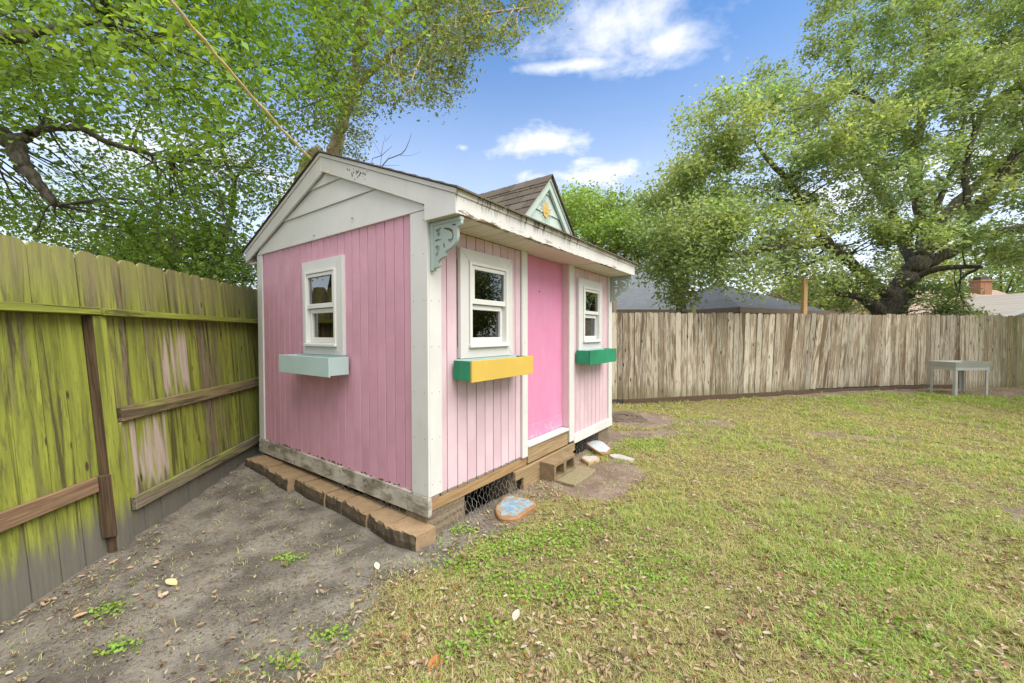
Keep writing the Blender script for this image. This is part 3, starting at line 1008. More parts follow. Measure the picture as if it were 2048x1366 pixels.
# main roof: deck and stepped courses of shingles
dk = MB()
for s_ in (-1, 1):
    e = 1.475 + s_ * (1.80 if s_ < 0 else 1.80)
    dk.prism([(1.475, ROOF(1.475) - .001), (e, ROOF(e) - .001), (e, ROOF(e) - .02), (1.475, ROOF(1.475) - .022)], -.03, L + .03, lambda p, q, t: (t, p, q))
roof = dk.build('roof', MAT['roof_shingle'], shed)
sg = MB()
for s_ in (-1, 1):
    for r_ in range(13):
        a0, a1 = 1.85 - r_ * .145 + .006, 1.85 - r_ * .145 - .18
        uu = -.06 - (r_ % 2) * .05
        while uu < L + .05:
            w_ = .30
            x0, x1 = max(uu, -.058 - random.uniform(0, .008)), min(uu + w_ - .006, L + .06)
            uu += w_
            if x1 - x0 < .03:
                continue
            v0, v1 = 1.475 + s_ * (a0 + random.uniform(-.006, .006)), 1.475 + s_ * max(a1, 0)
            if s_ < 0 and 1.08 < (x0 + x1) / 2 < 2.6 and v0 > -.05 and abs((x0 + x1) / 2 - 1.83) < .60 - (ROOF(v0) - 2.78):
                continue
            lift = .016
            sg.add([(x0, v0, ROOF(v0) + .002), (x1, v0, ROOF(v0) + .002), (x1, v0, ROOF(v0) + lift), (x0, v0, ROOF(v0) + lift),
                    (x0, v1, ROOF(v1) + .002), (x1, v1, ROOF(v1) + .002), (x1, v1, ROOF(v1) + .006), (x0, v1, ROOF(v1) + .006)],
                   [(0, 1, 2, 3), (3, 2, 6, 7), (0, 3, 7, 4), (1, 5, 6, 2), (4, 7, 6, 5)])
sg.tube([(-.06, 1.475, ROOF(1.475) + .004), (L + .06, 1.475, ROOF(1.475) + .004)], .016, 6)
o = sg.build('roof_shingles', MAT['roof_shingle'], roof)
o['kind'] = 'stuff'

# dormer
UC, DZ = 1.83, 3.391                                  # ridge position and height
fn = lambda p, q, t: (p, t, q)
mint = MAT['mint_paint']
dorm = MB().prism([(UC - .55, 2.70), (UC + .55, 2.70), (UC + .55, 2.785), (UC, 3.345), (UC - .55, 2.785)], .044, .06, fn).build('dormer', mint, shed)
for z0, z1 in ((2.70, 2.966), (2.970, 3.186), (3.190, 3.33)):
    h = lambda z: max(.006, (3.345 - z) * 1.0 - .012)
    mb = MB().prism([(UC - min(h(z0), .54), z0), (UC + min(h(z0), .54), z0), (UC + min(h(z1), .54), z1), (UC - min(h(z1), .54), z1)], .02, .042,
                    lambda p, q, t, z0=z0, z1=z1: (p, t + (.014 * (q - z0) / (z1 - z0) if t < .03 else 0), q))
    mb.build('plank', mint, dorm, .0015)
for s_ in (-1, 1):
    mb = MB().prism([(UC, 3.352), (UC + s_ * .66, 2.705), (UC + s_ * .53, 2.705), (UC, 3.246)], -.012, .018, fn)
    mb.build('rake_board', mint, dorm, .003)
    mb = MB().prism([(UC, 3.374), (UC + s_ * .66, 2.727), (UC + s_ * .62, 2.727), (UC, 3.336)], -.026, -.0125, fn)
    mb.build('drip_strip', mint, dorm, .002)
DN = MB()
for s_ in (-1, 1):
    DN.prism([(UC, DZ - .012), (UC + s_ * .72, DZ - .732), (UC + s_ * .72, DZ - .75), (UC, DZ - .03)], -.03, 1.45, fn)
DN.build('roof_deck', MAT['roof_shingle'], dorm)
vend = lambda d: 1.475 - (3.40 - (DZ - d)) / .4066 + .05
for s_ in (-1, 1):
    for r_ in range(6):
        d0, d1 = .685 - r_ * .108, .685 - r_ * .108 - .125
        v = -.048 - (.0 if r_ % 2 else .11)
        while v < vend(max(d1, 0)) and v < 1.45:
            x0, x1 = max(v, -.046 - random.uniform(0, .006)), v + .209
            v += .22
            if x1 - x0 < .03:
                continue
            j = random.uniform(-.004, .004)
            da, db = d0 + j, max(d1, .004)
            n_ = .7071
            up0, up1 = .013, .004
            P0 = lambda x, d, up: (UC + s_ * (d + up * n_), x, DZ - .010 - d + up * n_)
            mb = MB().add([P0(x0, da, 0), P0(x1, da, 0), P0(x1, db, 0), P0(x0, db, 0), P0(x0, da, up0), P0(x1, da, up0), P0(x1, db, up1), P0(x0, db, up1)],
                          [(0, 3, 2, 1), (4, 5, 6, 7), (0, 1, 5, 4), (1, 2, 6, 5), (2, 3, 7, 6), (3, 0, 4, 7)])
            mb.build('shingle', MAT['roof_shingle'], dorm)
v = -.05
while v < 1.4:                                        # ridge caps
    mb = MB()
    for s_ in (-1, 1):
        mb.prism([(UC, DZ + .012), (UC + s_ * .125, DZ - .108), (UC + s_ * .125, DZ - .121), (UC, DZ - .001)], v, v + .205, lambda p, q, t: (p, t, q + .012 * (1 - (t - v) / .2) * .5))
    mb.build('shingle', MAT['roof_shingle'], dorm)
    v += .17
# a painted sun with a small face
SC = (1.792, 2.998)
disc = [(SC[0] + .066 * cos(k * pi / 12), SC[1] + .080 * sin(k * pi / 12)) for k in range(24)]
sn = MB().prism(disc, .015, .0195, fn).build('sun_emblem', MAT['orange_paint'], dorm)
ry = MB()
for k in range(20):
    a = k * pi / 10
    r1_, r2_ = .080, (.145 if k % 2 else .115)
    p = lambda r, w: (SC[0] + r * cos(a) - w * sin(a), SC[1] + 1.15 * (r * sin(a) + w * cos(a)))
    ry.prism([p(r1_, -.005), p(r2_, 0), p(r1_, .005)], .0165, .0195, fn)
ry.build('sun_rays', MAT['pale_yellow_paint'], sn)
fc = MB()
for du, dzq, r_ in ((-.02, .018, .006), (.022, .018, .006), (0, -.004, .005)):
    fc.prism([(SC[0] + du + r_ * cos(k * pi / 4), SC[1] + dzq + r_ * sin(k * pi / 4)) for k in range(8)], .0135, .0152, fn)
for k in range(7):
    a = pi * (1.15 + .7 * k / 6)
    fc.prism([(SC[0] + .032 * cos(a) + q * .004, SC[1] - .005 + .032 * sin(a) + w * .003) for q, w in ((-1, -1), (1, -1), (1, 1), (-1, 1))], .0135, .0152, fn)
fc.build('sun_face', MAT['dark_dot_paint'], sn)


# fretwork brackets under the eave
def spline(pts, n=6):
    out, k = [], len(pts)
    for i in range(k):
        p0, p1, p2, p3 = (Vector(pts[(i + j - 1) % k]) for j in range(4))
        for s_ in range(n):
            t_ = s_ / n
            out.append(.5 * ((2 * p1) + (p2 - p0) * t_ + (2 * p0 - 5 * p1 + 4 * p2 - p3) * t_ ** 2 + (3 * p1 - p0 - 3 * p2 + p3) * t_ ** 3))
    return out


def bracket_mesh():
    cu = bpy.data.curves.new('bracket', 'CURVE')
    cu.dimensions = '2D'
    cu.fill_mode = 'BOTH'
    cu.extrude = .011
    cu.bevel_depth = .002
    outline = [(.03, -.030), (.318, -.030), (.318, -.060), (.286, -.066), (.280, -.085), (.282, -.13), (.274, -.168), (.255, -.192), (.222, -.212), (.190, -.224),
               (.160, -.232), (.150, -.252), (.158, -.268), (.128, -.276), (.100, -.285), (.078, -.300), (.074, -.318), (.092, -.340), (.030, -.350)]
    holes = [
        spline([(.052, -.062), (.115, -.052), (.098, -.078), (.108, -.100), (.085, -.118), (.066, -.100), (.072, -.084)]),
        spline([(.135, -.060), (.19, -.062), (.232, -.085), (.247, -.130), (.232, -.168), (.200, -.178), (.182, -.160), (.195, -.148), (.218, -.150), (.225, -.125), (.208, -.097), (.175, -.080)]),
        spline([(.050, -.135), (.088, -.133), (.120, -.142), (.098, -.150), (.072, -.150), (.052, -.156)]),
        spline([(.138, -.172), (.152, -.178), (.156, -.205), (.142, -.212), (.130, -.196)]),
        spline([(.052, -.186), (.078, -.180), (.098, -.192), (.100, -.222), (.080, -.250), (.052, -.275), (.050, -.250), (.062, -.232), (.052, -.222)]),
        spline([(.225, -.046), (.268, -.048), (.262, -.062), (.240, -.060)]),
    ]
    for pts in [[Vector((p[0], p[1], 0)) for p in outline]] + holes:
        s_ = cu.splines.new('POLY')
        s_.points.add(len(pts) - 1)
        for q, p in zip(s_.points, pts):
            q.co = (p[0], p[1], 0, 1)
        s_.use_cyclic_u = True
    o = bpy.data.objects.new('bracket_tmp', cu)
    COL.objects.link(o)
    dg = bpy.context.evaluated_depsgraph_get()
    me = bpy.data.meshes.new_from_object(o.evaluated_get(dg))
    bpy.data.objects.remove(o)
    me.materials.clear()
    # curve plane (x out from the wall, y up) -> local (v = -x, z = y), thickness along u
    me.transform(Matrix(((0, 0, 1, 0), (-1, 0, 0, 0), (0, 1, 0, 0), (0, 0, 0, 1))))
    return me


bme = bracket_mesh()
for u in (.045, L - .055):
    br = link('eave_bracket', bme if u < 1 else bme.copy(), MAT['sage_paint'], shed, (u, -.005, 2.4545))
    MB().box(-.020, .020, -.032, .0, -.368, -.001).build('upright', MAT['sage_paint'], br, .003)
    MB().box(-.020, .020, -.322, -.0325, -.029, -.001).build('top_rail', MAT['sage_paint'], br, .003)


# chicken wire stapled round the crawl space
def wire(fn, a0, a1, z0, z1, cell=.042):
    mb = MB()
    hx, hy = cell, cell * .866 * 1.05
    def P(x, y):
        return Vector(fn(x + .006 * sin(y * 70 + x * 23), y + .004 * sin(x * 61)))
    def seg(p, q):
        mb.tube([P(*p), P(*q)], .0011, 3, False)
    j = 0
    y = z0
    while y < z1:
        x = a0 + (hx if j % 2 else 0)
        while x < a1:
            seg((x, y), (x + hx * .62, y))
            seg((x + hx * .62, y), (x + hx, y + hy))
            seg((x, y), (x - hx * .38, y + hy))
            x += 2 * hx
        y += hy
        j += 1
    o = mb.build('chicken_wire', MAT['wire_metal'], shed)
    o['kind'] = 'stuff'
    return o


wire(lambda a, z: (a, .012 - .10 * max(0, .15 - z) / .15 * (.35 + .65 * sin(a * 4.1) ** 2), z), .0, 1.17, -.01, .205)
wire(lambda a, z: (a, .010 - .06 * max(0, .14 - z) / .14, z), 2.46, 3.74, -.02, .185, .038)
wire(lambda a, z: (.012 + .02 * sin(a * 9), a, z), .0, 1.35, .01, .17)

# ------------------------------------------------------------------ fences
def picket_mesh(name, w, h, th, ear, bow=0.0, base=-.2, jag=0.0):
    """Dog-eared board: face at x = 0, thickness to -x, width along y, height along z, slightly cupped."""
    n = 7
    zs = [base + (h - ear - base) * i / n for i in range(n + 1)]
    prof = [(-w / 2, w / 2, z) for z in zs]
    rows, V, Fc = [], [], []
    top = [(-w / 2, h - ear), (-w / 2 + ear * .55, h - ear * .3), (-w / 2 + ear * 1.1, h), (w / 2 - ear * 1.1, h), (w / 2 - ear * .55, h - ear * .3), (w / 2, h - ear)]
    mb = MB()
    left = [(-w / 2 + random.uniform(-jag, jag), z) for z in zs]
    right = [(w / 2 + random.uniform(-jag, jag), z) for z in zs]
    left[-1], right[-1] = (-w / 2, zs[-1]), (w / 2, zs[-1])
    x = lambda z: bow * sin(pi * (z - base) / (h - base))
    poly_top = [left[-1]] + top[1:-1] + [right[-1]]
    for i in range(n):
        a, b, c, d = left[i], right[i], right[i + 1], left[i + 1]
        k = len(V)
        V += [(x(a[1]), *a), (x(b[1]), *b), (x(c[1]), *c), (x(d[1]), *d)]
        V += [(x(p[1]) - th, *p) for p in (a, b, c, d)]
        Fc += [(k, k + 1, k + 2, k + 3), (k + 7, k + 6, k + 5, k + 4), (k + 1, k + 5, k + 6, k + 2), (k + 4, k, k + 3, k + 7)]
    k, m = len(V), len(poly_top)
    V += [(x(p[1]), *p) for p in poly_top] + [(x(p[1]) - th, *p) for p in poly_top]
    Fc += [tuple(range(k + m - 1, k - 1, -1)), tuple(range(k + m, k + 2 * m))]
    Fc += [(k + i, k + i + 1, k + m + i + 1, k + m + i) for i in range(m - 1)]
    me = bpy.data.meshes.new(name)
    me.from_pydata(V, [], Fc)
    bm = bmesh.new()
    bm.from_mesh(me)
    bmesh.ops.remove_doubles(bm, verts=bm.verts, dist=.0004)
    bmesh.ops.recalc_face_normals(bm, faces=bm.faces)
    bm.to_mesh(me)
    bm.free()
    return me


LEAN = radians(4.3)
fence = empty('mossy_fence', (*FL['A'], 0), 0, 'tall old board fence green with algae, leaning away beside the playhouse', 'fence')
fence.rotation_euler = (0, -LEAN, radians(-FL['right']))
REL = radians(-(FL['left'] - FL['right']))


def on_left(o, s, t=0.0, tilt=0.0):
    o.location = (t * cos(REL) - s * sin(REL), t * sin(REL) + s * cos(REL), 0)
    o.rotation_euler = (tilt, 0, REL)


edges = [-.13, .03, .22, .40, .57, .745, .915, 1.09, 1.26, 1.44, 1.62, 1.81, 2.02, 2.20]
while edges[-1] < 5.8:
    edges.append(edges[-1] + random.uniform(.165, .19))
for a, b in zip(edges[:-1], edges[1:]):
    me = picket_mesh('picket', b - a - random.uniform(.004, .008), 2.225 + random.uniform(-.006, .008), .018, .035, random.uniform(-.004, .006))
    o = link('plank', me, MAT['worn_mossy_picket' if -.05 < a < .5 else 'rubbed_mossy_picket' if .5 < a < .8 else 'mossy_picket'], fence, (random.uniform(-.003, .003), (a + b) / 2, 0))
    o.rotation_euler = (random.uniform(-.007, .007), 0, random.uniform(-.01, .01))
edges = [-.122, -.288, -.445, -.62]
while edges[-1] > -3.6:
    edges.append(edges[-1] - random.uniform(.16, .185))
for i, (a, b) in enumerate(zip(edges[:-1], edges[1:])):
    me = picket_mesh('picket', a - b - random.uniform(.004, .009), 2.225 + random.uniform(-.006, .006), .018, .035, random.uniform(-.004, .008))
    o = link('plank', me, MAT['mossy_picket'], fence)
    on_left(o, (a + b) / 2, random.uniform(-.003, .004), (.006, .0, -.004, -.003)[i % 4] + random.uniform(-.004, .004))


def fence_box(name, s0, s1, t0, t1, h0, h1, mat, left=False, bev=.004):
    mb = MB()
    c = (s0 + s1) / 2
    mb.box(0, t1 - t0, s0 - c, s1 - c, h0, h1)
    me = mb.mesh(name, bev)
    o = link(name, me, MAT[mat], fence)
    if left:
        on_left(o, c, t0)
    else:
        o.location = (t0, c, 0)
    return o


for e in [-.13, .03, .22, .40, .57, .745, .915, 1.09, 1.26, 1.44, 1.62, 1.81, 2.02, 2.20]:  # unseen strips added behind the picket gaps to turn them dark
    fence_box('added_gap_strip', e - .028, e + .028, -.034, -.0215, -.15, 2.17, 'grey_brown_wood', False, 0)
for e in edges:
    fence_box('added_gap_strip', e - .028, e + .028, -.034, -.0215, -.15, 2.17, 'grey_brown_wood', True, 0)
fence_box('rail', -.075, 3.0, .004, .095, 1.744, 1.795, 'mossy_rail')
fence_box('rail', 3.01, 5.7, .004, .095, 1.740, 1.792, 'mossy_rail')
fence_box('rail', -3.4, -.088, .004, .095, 1.748, 1.80, 'mossy_rail', True)
fence_box('rail', .045, 3.0, .004, .045, .925, 1.035, 'mossy_low_rail')
fence_box('rail', .09, 3.1, .004, .045, .205, .308, 'grey_rail')
fence_box('rail', -3.4, -.19, .004, .046, .470, .575, 'rail_brown_wood', True)
fence_box('post', -.136, -.022, .003, .064, -.3, 1.742, 'mossy_post')
fence_box('post_face', -.1415, -.1365, .003, .0635, .0, 1.740, 'post_brown_wood', False, 0)
fence_box('cleat', -.178, -.142, .003, .080, .12, .575, 'post_brown_wood', False, .004)
fence_box('cleat', -.0, .045, .003, .04, -.2, .92, 'mossy_post')
fence_box('post', 2.35, 2.44, .003, .1, -.3, 1.74, 'mossy_post')

bfence = empty('weathered_fence', (*FB['A'], 0), 0, 'long pale weathered board fence with flaking grey wood across the back', 'fence')
bfence.rotation_euler = (0, 0, radians(-FB['deg']))
s = -6.2
bx_cuts = []
while s < 16.5:
    w = random.uniform(.130, .152)
    if -.01 < s + w < .195 and s < .185:
        w = .187 - s if .12 < .187 - s < .17 else w
    bx_cuts.append((s, s + w))
    s += w
wave = lambda s: .10 * math.exp(-((s - 5.1) / 1.6) ** 2)
pool = []
for a, b in bx_cuts:
    c = (a + b) / 2
    gzc = ground_z(FB['A'][0] + c * sin(radians(FB['deg'])), FB['A'][1] + c * cos(radians(FB['deg'])))
    top = 2.085 - .0045 * max(c, 0) - (.01 if c > 9 else 0) + random.uniform(-.018, .016)
    me = picket_mesh('picket', b - a - random.uniform(.005, .012), top, .016, .028, random.uniform(-.004, .004), gzc - .1 if c > 8.8 else gzc + .10, .0035)
    o = link('plank', me, MAT['peeling_picket'], bfence, (random.uniform(-.003, .003), c, 0))
    o.rotation_euler = (-wave(c) + random.uniform(-.004, .004), 0, random.uniform(-.02, .02))


def back_box(name, s0, s1, t0, t1, h0, h1, mat, tilt=0.0):
    c = (s0 + s1) / 2
    o = link(name, MB().box(t0, t1, s0 - c, s1 - c, h0, h1).mesh(name, .004), MAT[mat], bfence, (0, c, 0))
    o.rotation_euler = (tilt, 0, 0)
    return o


o = back_box('rot_board', .21, 4.9, -.004, .034, -.06, .095, 'rot_board_wood', .028)
o.location.z = .075
o = back_box('rot_board', 4.92, 9.0, -.02, .012, -.06, .085, 'rot_board_wood', .018)
o.location.z = .185
for h0 in (.35, 1.0, 1.72):
    back_box('rail', -6.2, 16.5, -.06, -.0205, h0, h0 + .09, 'grey_brown_wood')
back_box('post', .0, .085, -.165, -.062, -.3, 2.60, 'weathered_post_wood')
back_box('post', 4.70, 4.80, -.16, -.062, -.3, 2.93, 'new_post_wood', -.015)
back_box('post', 1.92, 2.0, -.15, -.062, -.3, 2.22, 'mossy_post')
for c in (-2.4, -4.8, 7.2, 9.6, 12.0, 14.4):
    back_box('post', c, c + .09, -.16, -.062, -.3, 2.0, 'weathered_post_wood')

# ------------------------------------------------------------------ things in the yard
GRP = 'tan edging blocks along the gable wall'
bv = [2.945, 2.44, 1.87, 1.674, 1.254, .98, .567, .265, -.054]
bfr = [(-.19, -.172), (-.172, -.202), (-.132, -.143), (-.143, -.153), (-.139, -.145), (-.139, -.173), (-.154, -.205), (-.212, -.166)]
blab = ['tan edging block at the fence end of the row under the gable wall',
        'tan edging block second from the fence end of the row under the gable wall',
        'short narrow tan edging block third from the fence end of the row',
        'tan edging block fourth from the fence end of the row, darker notch before it',
        'tan edging block fourth from the front corner post of the playhouse',
        'tan edging block third from the front corner post of the playhouse',
        'tan edging block second from the front corner post, with chipped yellowish rim',
        'end tan edging block by the front corner post, showing its pale end face']
for i in range(8):
    v1, v0 = bv[i], bv[i + 1]
    f1, f0 = bfr[i]
    top = .112 + random.uniform(-.004, .004)
    n = 9
    cv, cu = (v0 + v1) / 2, -.08
    back1, back0 = .055 + random.uniform(0, .02), .05 + random.uniform(0, .02)
    if i == 7:
        back0 = back1 = .025
    pts = []
    for k in range(n + 1):
        q = k / n
        vv = v0 + .004 + (v1 - v0 - .008) * q
        bulge = .009 * (1 - (2 * q - 1) ** 4) * (0 if i == 2 else 1)
        pts.append((f0 + (f1 - f0) * q - bulge * .6 + random.uniform(-.003, .003), vv))
    wedge = .022 if i not in (7,) else .0
    outline = pts + [(back1, v1 - wedge), (back0, v0 + wedge * .6 + .003)]
    zb_ = -.16
    m = len(outline)
    V = [(p[0] - cu, p[1] - cv, zb_) for p in outline]
    V += [(p[0] - cu - (.006 if j <= n else 0) + (random.uniform(-.003, .002) if j <= n else 0), p[1] - cv, top * .45 + (random.uniform(-.012, .012) if j <= n else 0)) for j, p in enumerate(outline)]
    V += [(p[0] - cu + (random.uniform(.0, .014) if j <= n else 0), p[1] - cv, top - (random.uniform(.0, .012) if j <= n else 0)) for j, p in enumerate(outline)]
    inn = [(p[0] - cu + (.022 if j <= n else 0), p[1] - cv, top) for j, p in enumerate(outline)]
    V += inn
    F = [(j + r * m, (j + 1) % m + r * m, (j + 1) % m + (r + 1) * m, j + (r + 1) * m) for r in range(3) for j in range(m)]
    F.append(tuple(range(3 * m, 4 * m)))
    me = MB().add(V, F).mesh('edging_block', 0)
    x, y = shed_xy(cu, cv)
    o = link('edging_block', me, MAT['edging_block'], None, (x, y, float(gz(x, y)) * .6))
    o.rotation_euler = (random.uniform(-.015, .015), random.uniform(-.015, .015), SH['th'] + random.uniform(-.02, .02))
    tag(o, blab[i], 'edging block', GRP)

# hollow concrete block used as a step, two cores facing the lawn, and its thin paver
x, y = shed_xy(1.82, -.10)
o = empty('concrete_block_step', (x, y, 0), SH['th'], 'brown hollow concrete block step with two square cores below the pink door', 'block')
mb = MB()
for z0, z1 in ((-.12, .035), (.165, .20)):
    mb.box(-.245, .245, -.115, .112, z0, z1)
for x0, x1 in ((-.245, -.205), (-.025, .025), (.205, .245)):
    mb.box(x0, x1, -.1148, .1118, .0352, .1648)
mb.box(-.2048, -.0252, .06, .10, .0352, .1648)
mb.box(.0252, .2048, .06, .10, .0352, .1648)
for cx in (-.115, .115):                             # rounded corners of the cores
    for sx in (-1, 1):
        for zc, sz in ((.0352, 1), (.1648, -1)):
            x0 = cx + sx * .0898
            mb.prism([(x0, zc), (x0 - sx * .022, zc), (x0 - sx * .007, zc + sz * .007), (x0, zc + sz * .022)], -.1145, .059, lambda p, q, t: (p, t, q))
mb.build('block_body', MAT['cinder_concrete'], o, .003)
x, y = shed_xy(1.865, -.345)
mb = MB().prism([(-.285, -.105), (-.20, -.112), (.0, -.118), (.24, -.105), (.285, -.07), (.282, .112), (-.282, .112), (-.29, .0)], -.03, .040, lambda p, q, t: (p, q, t))
o = link('concrete_paver', mb.mesh('concrete_paver', .006), MAT['paver_concrete'], None, (x, y, -.002))
o.rotation_euler.z = SH['th']
tag(o, 'thin mossy concrete paver on the dirt in front of the hollow block step', 'paver')


def slab_stone(name, px, z, thick, mat, top_mat, label, inset=.02, cat='stepping stone', rise=0.0):
    P = [at_ground(q[0], q[1], z) for q in px]
    c = sum(P, Vector()) / len(P)
    loc = [Vector((p.x - c.x, p.y - c.y)) for p in P]
    pts = [Vector((p.x, p.y)) for p in spline([(q.x, q.y) for q in loc], 4)]
    root = empty(name, (c.x, c.y, z - thick), 0, label, cat)
    mb = MB()
    n = len(pts)
    V = [(p.x * 1.02, p.y * 1.02, -.04) for p in pts] + [(p.x * 1.03, p.y * 1.03, thick - .012) for p in pts] + [(p.x * .985, p.y * .985, thick) for p in pts]
    F = [(j + r * n, (j + 1) % n + r * n, (j + 1) % n + (r + 1) * n, j + (r + 1) * n) for r in range(2) for j in range(n)] + [tuple(range(2 * n, 3 * n))]
    mb.add(V, F)
    mb.build('stone_body', MAT[mat], root)
    if top_mat:
        mb = MB()
        k = 1 - inset / max(.08, sum(p.length for p in pts) / n)
        q = [(p.x * k * (1 + .06 * sin(5 * j + 1)), p.y * k * (1 + .06 * sin(5 * j + 1))) for j, p in enumerate(pts)]
        mb.prism(q, thick + .0005, thick + .003, lambda a, b, t: (a, b, t))
        mb.build('painted_face', MAT[top_mat], root)
    return root


def at_ground(px, py, z=0.0):
    d = ray(px, py)
    t = (z - CAM_H) / d[2]
    return Vector((d[0] * t, d[1] * t, z))


slab_stone('stepping_stone', [(991, 1015), (1001, 1003), (1014, 991), (1040, 993), (1066, 1001), (1070, 1010), (1052, 1022), (1035, 1034), (1008, 1036), (996, 1030)], .035, .05, 'terracotta_edge', 'stone_blue_paint',
           'five sided terracotta stepping stone with flaking blue paint on the dirt', .028)
slab_stone('stepping_stone', [(1173, 887), (1183, 882), (1199, 881), (1217, 892), (1221, 900), (1210, 905), (1196, 903)], .055, .07, 'terracotta_edge', 'stone_pastel_paint',
           'pastel painted stepping stone tilted against the corner of the playhouse', .02)
slab_stone('stepping_stone', [(1163, 915), (1170, 911), (1180, 912), (1189, 911), (1198, 915), (1196, 921), (1186, 922), (1178, 925), (1170, 921)], .045, .06, 'block_end', 'pale_stone',
           'small cream flower shaped stepping stone at the edge of the dirt patch', .02)
slab_stone('stepping_stone', [(1219, 909), (1236, 908), (1252, 912), (1268, 917), (1255, 919), (1236, 916), (1225, 914)], .03, .04, 'pale_stone', None,
           'flat whitish broken stone sunk in the grass by the dirt patch')

# round septic lid with concentric ribs
lx, ly = 2.08, 7.48
lz = float(gz(lx, ly))
o = empty('septic_lid', (lx, ly, lz), 0, 'round dark brown ribbed septic lid set in bare soil behind the playhouse', 'lid')
for i, (r0, r1, z1) in enumerate(((0, .12, .030), (.135, .20, .036), (.215, .29, .030), (.31, .42, .018))):
    mb = MB()
    k = 40
    V = []
    for r, z in ((r0, -.05), (r0, z1), (r1 - .01, z1), (r1, z1 - .012), (r1, -.05)):
        V += [(r * cos(2 * pi * j / k), r * sin(2 * pi * j / k), z) for j in range(k)]
    F = [(a * k + j, a * k + (j + 1) % k, (a + 1) * k + (j + 1) % k, (a + 1) * k + j) for a in range(4) for j in range(k)]
    mb.add(V, F).build('lid_ring', MAT['lid_plastic'], o)
MB().box(-.42, .42, -.42, .42, -.1, .003).build('lid_frame', MAT['lid_plastic'], o)

# metal potting table
tx, ty, tz = 10.19, 8.94, .195
o = empty('potting_table', (tx, ty, tz), radians(4), 'grey metal potting table with a shallow flared tray by the back fence', 'table')
tm = MAT['table_metal']
hx, hy = .40, .245
for sx, sy in ((-1, -1), (1, -1), (1, 1), (-1, 1)):
    mb = MB()
    mb.box(sx * hx - .004, sx * hx + .004, min(sy * hy, sy * (hy - .05)), max(sy * hy, sy * (hy - .05)), -.03, .60)
    mb.box(min(sx * hx - sx * .0045, sx * (hx - .055)), max(sx * hx - sx * .0045, sx * (hx - .055)), sy * hy - .004, sy * hy + .004, -.03, .60)
    mb.build('leg', tm, o)
mb = MB()
for sy in (-1, 1):
    mb.box(-hx - .005, hx + .005, sy * (hy + .0085) - .003, sy * (hy + .0085) + .003, .57, .63)
for sx in (-1, 1):
    mb.box(sx * (hx + .0085) - .003, sx * (hx + .0085) + .003, -hy - .005, hy + .005, .57, .63)
mb.build('apron', tm, o)
mb = MB()
a, b, z0, z1 = (hx, hy), (hx + .03, hy + .03), .632, .752
V = [(-a[0], -a[1], z0), (a[0], -a[1], z0), (a[0], a[1], z0), (-a[0], a[1], z0), (-b[0], -b[1], z1), (b[0], -b[1], z1), (b[0], b[1], z1), (-b[0], b[1], z1)]
V += [(x * .985, y * .98, z + .004) for x, y, z in V[:4]] + [(x * .985, y * .98, z - .0005) for x, y, z in V[4:]]
F = [(3, 2, 1, 0), (0, 1, 5, 4), (1, 2, 6, 5), (2, 3, 7, 6), (3, 0, 4, 7), (8, 9, 10, 11), (12, 13, 9, 8), (13, 14, 10, 9), (14, 15, 11, 10), (15, 12, 8, 11), (4, 5, 13, 12), (5, 6, 14, 13), (6, 7, 15, 14), (7, 4, 12, 15)]
mb.add(V, F).build('tray', tm, o)

# ------------------------------------------------------------------ houses beyond the fence
def rot2(x, y, a):
    return x * cos(a) - y * sin(a), x * sin(a) + y * cos(a)


def house(name, corner, ang, w, d, eave, ridge, kind, roof_mat, wall_mat, trim_mat, label, over=.5):
    """Corner nearest the camera, w along local x, d along local y; hip or gable roof."""
    root = empty(name, (corner[0], corner[1], 0), ang, label, 'house')
    MB().box(0, w, 0, d, -.2, eave - .10).build('wall', MAT[wall_mat], root)
    o = over
    mb = MB()
    e = [(-o, -o), (w + o, -o), (w + o, d + o), (-o, d + o)]
    if kind == 'hip':
        r = [(d / 2, d / 2), (w - d / 2, d / 2)] if w >= d else [(w / 2, w / 2), (w / 2, d - w / 2)]
    elif kind == 'gable_x':
        r = [(-o, d / 2), (w + o, d / 2)]
    V = [(x, y, eave) for x, y in e] + [(r[0][0], r[0][1], ridge), (r[1][0], r[1][1], ridge)]
    F = [(0, 1, 5, 4), (2, 3, 4, 5), (1, 2, 5), (3, 0, 4)] if w >= d or kind != 'hip' else [(0, 1, 4), (1, 2, 5, 4), (2, 3, 5), (3, 0, 4, 5)]
    F.append((3, 2, 1, 0))
    mb.add(V, F).build('roof', MAT[roof_mat], root)
    fa = MB()
    for (x0, y0), (x1, y1) in ((e[0], e[1]), (e[1], e[2]), (e[2], e[3]), (e[3], e[0])):
        fa.box(min(x0, x1) - .02, max(x0, x1) + .02, min(y0, y1) - .02, max(y0, y1) + .02, eave - .24, eave - .003)
    fa.build('fascia', MAT[trim_mat], root)
    wn = MB()
    wn.box(w * .3, w * .3 + 1.2, -.05, .02, .9, 2.1)
    wn.build('window', MAT['brown_house_trim'], root)
    return root


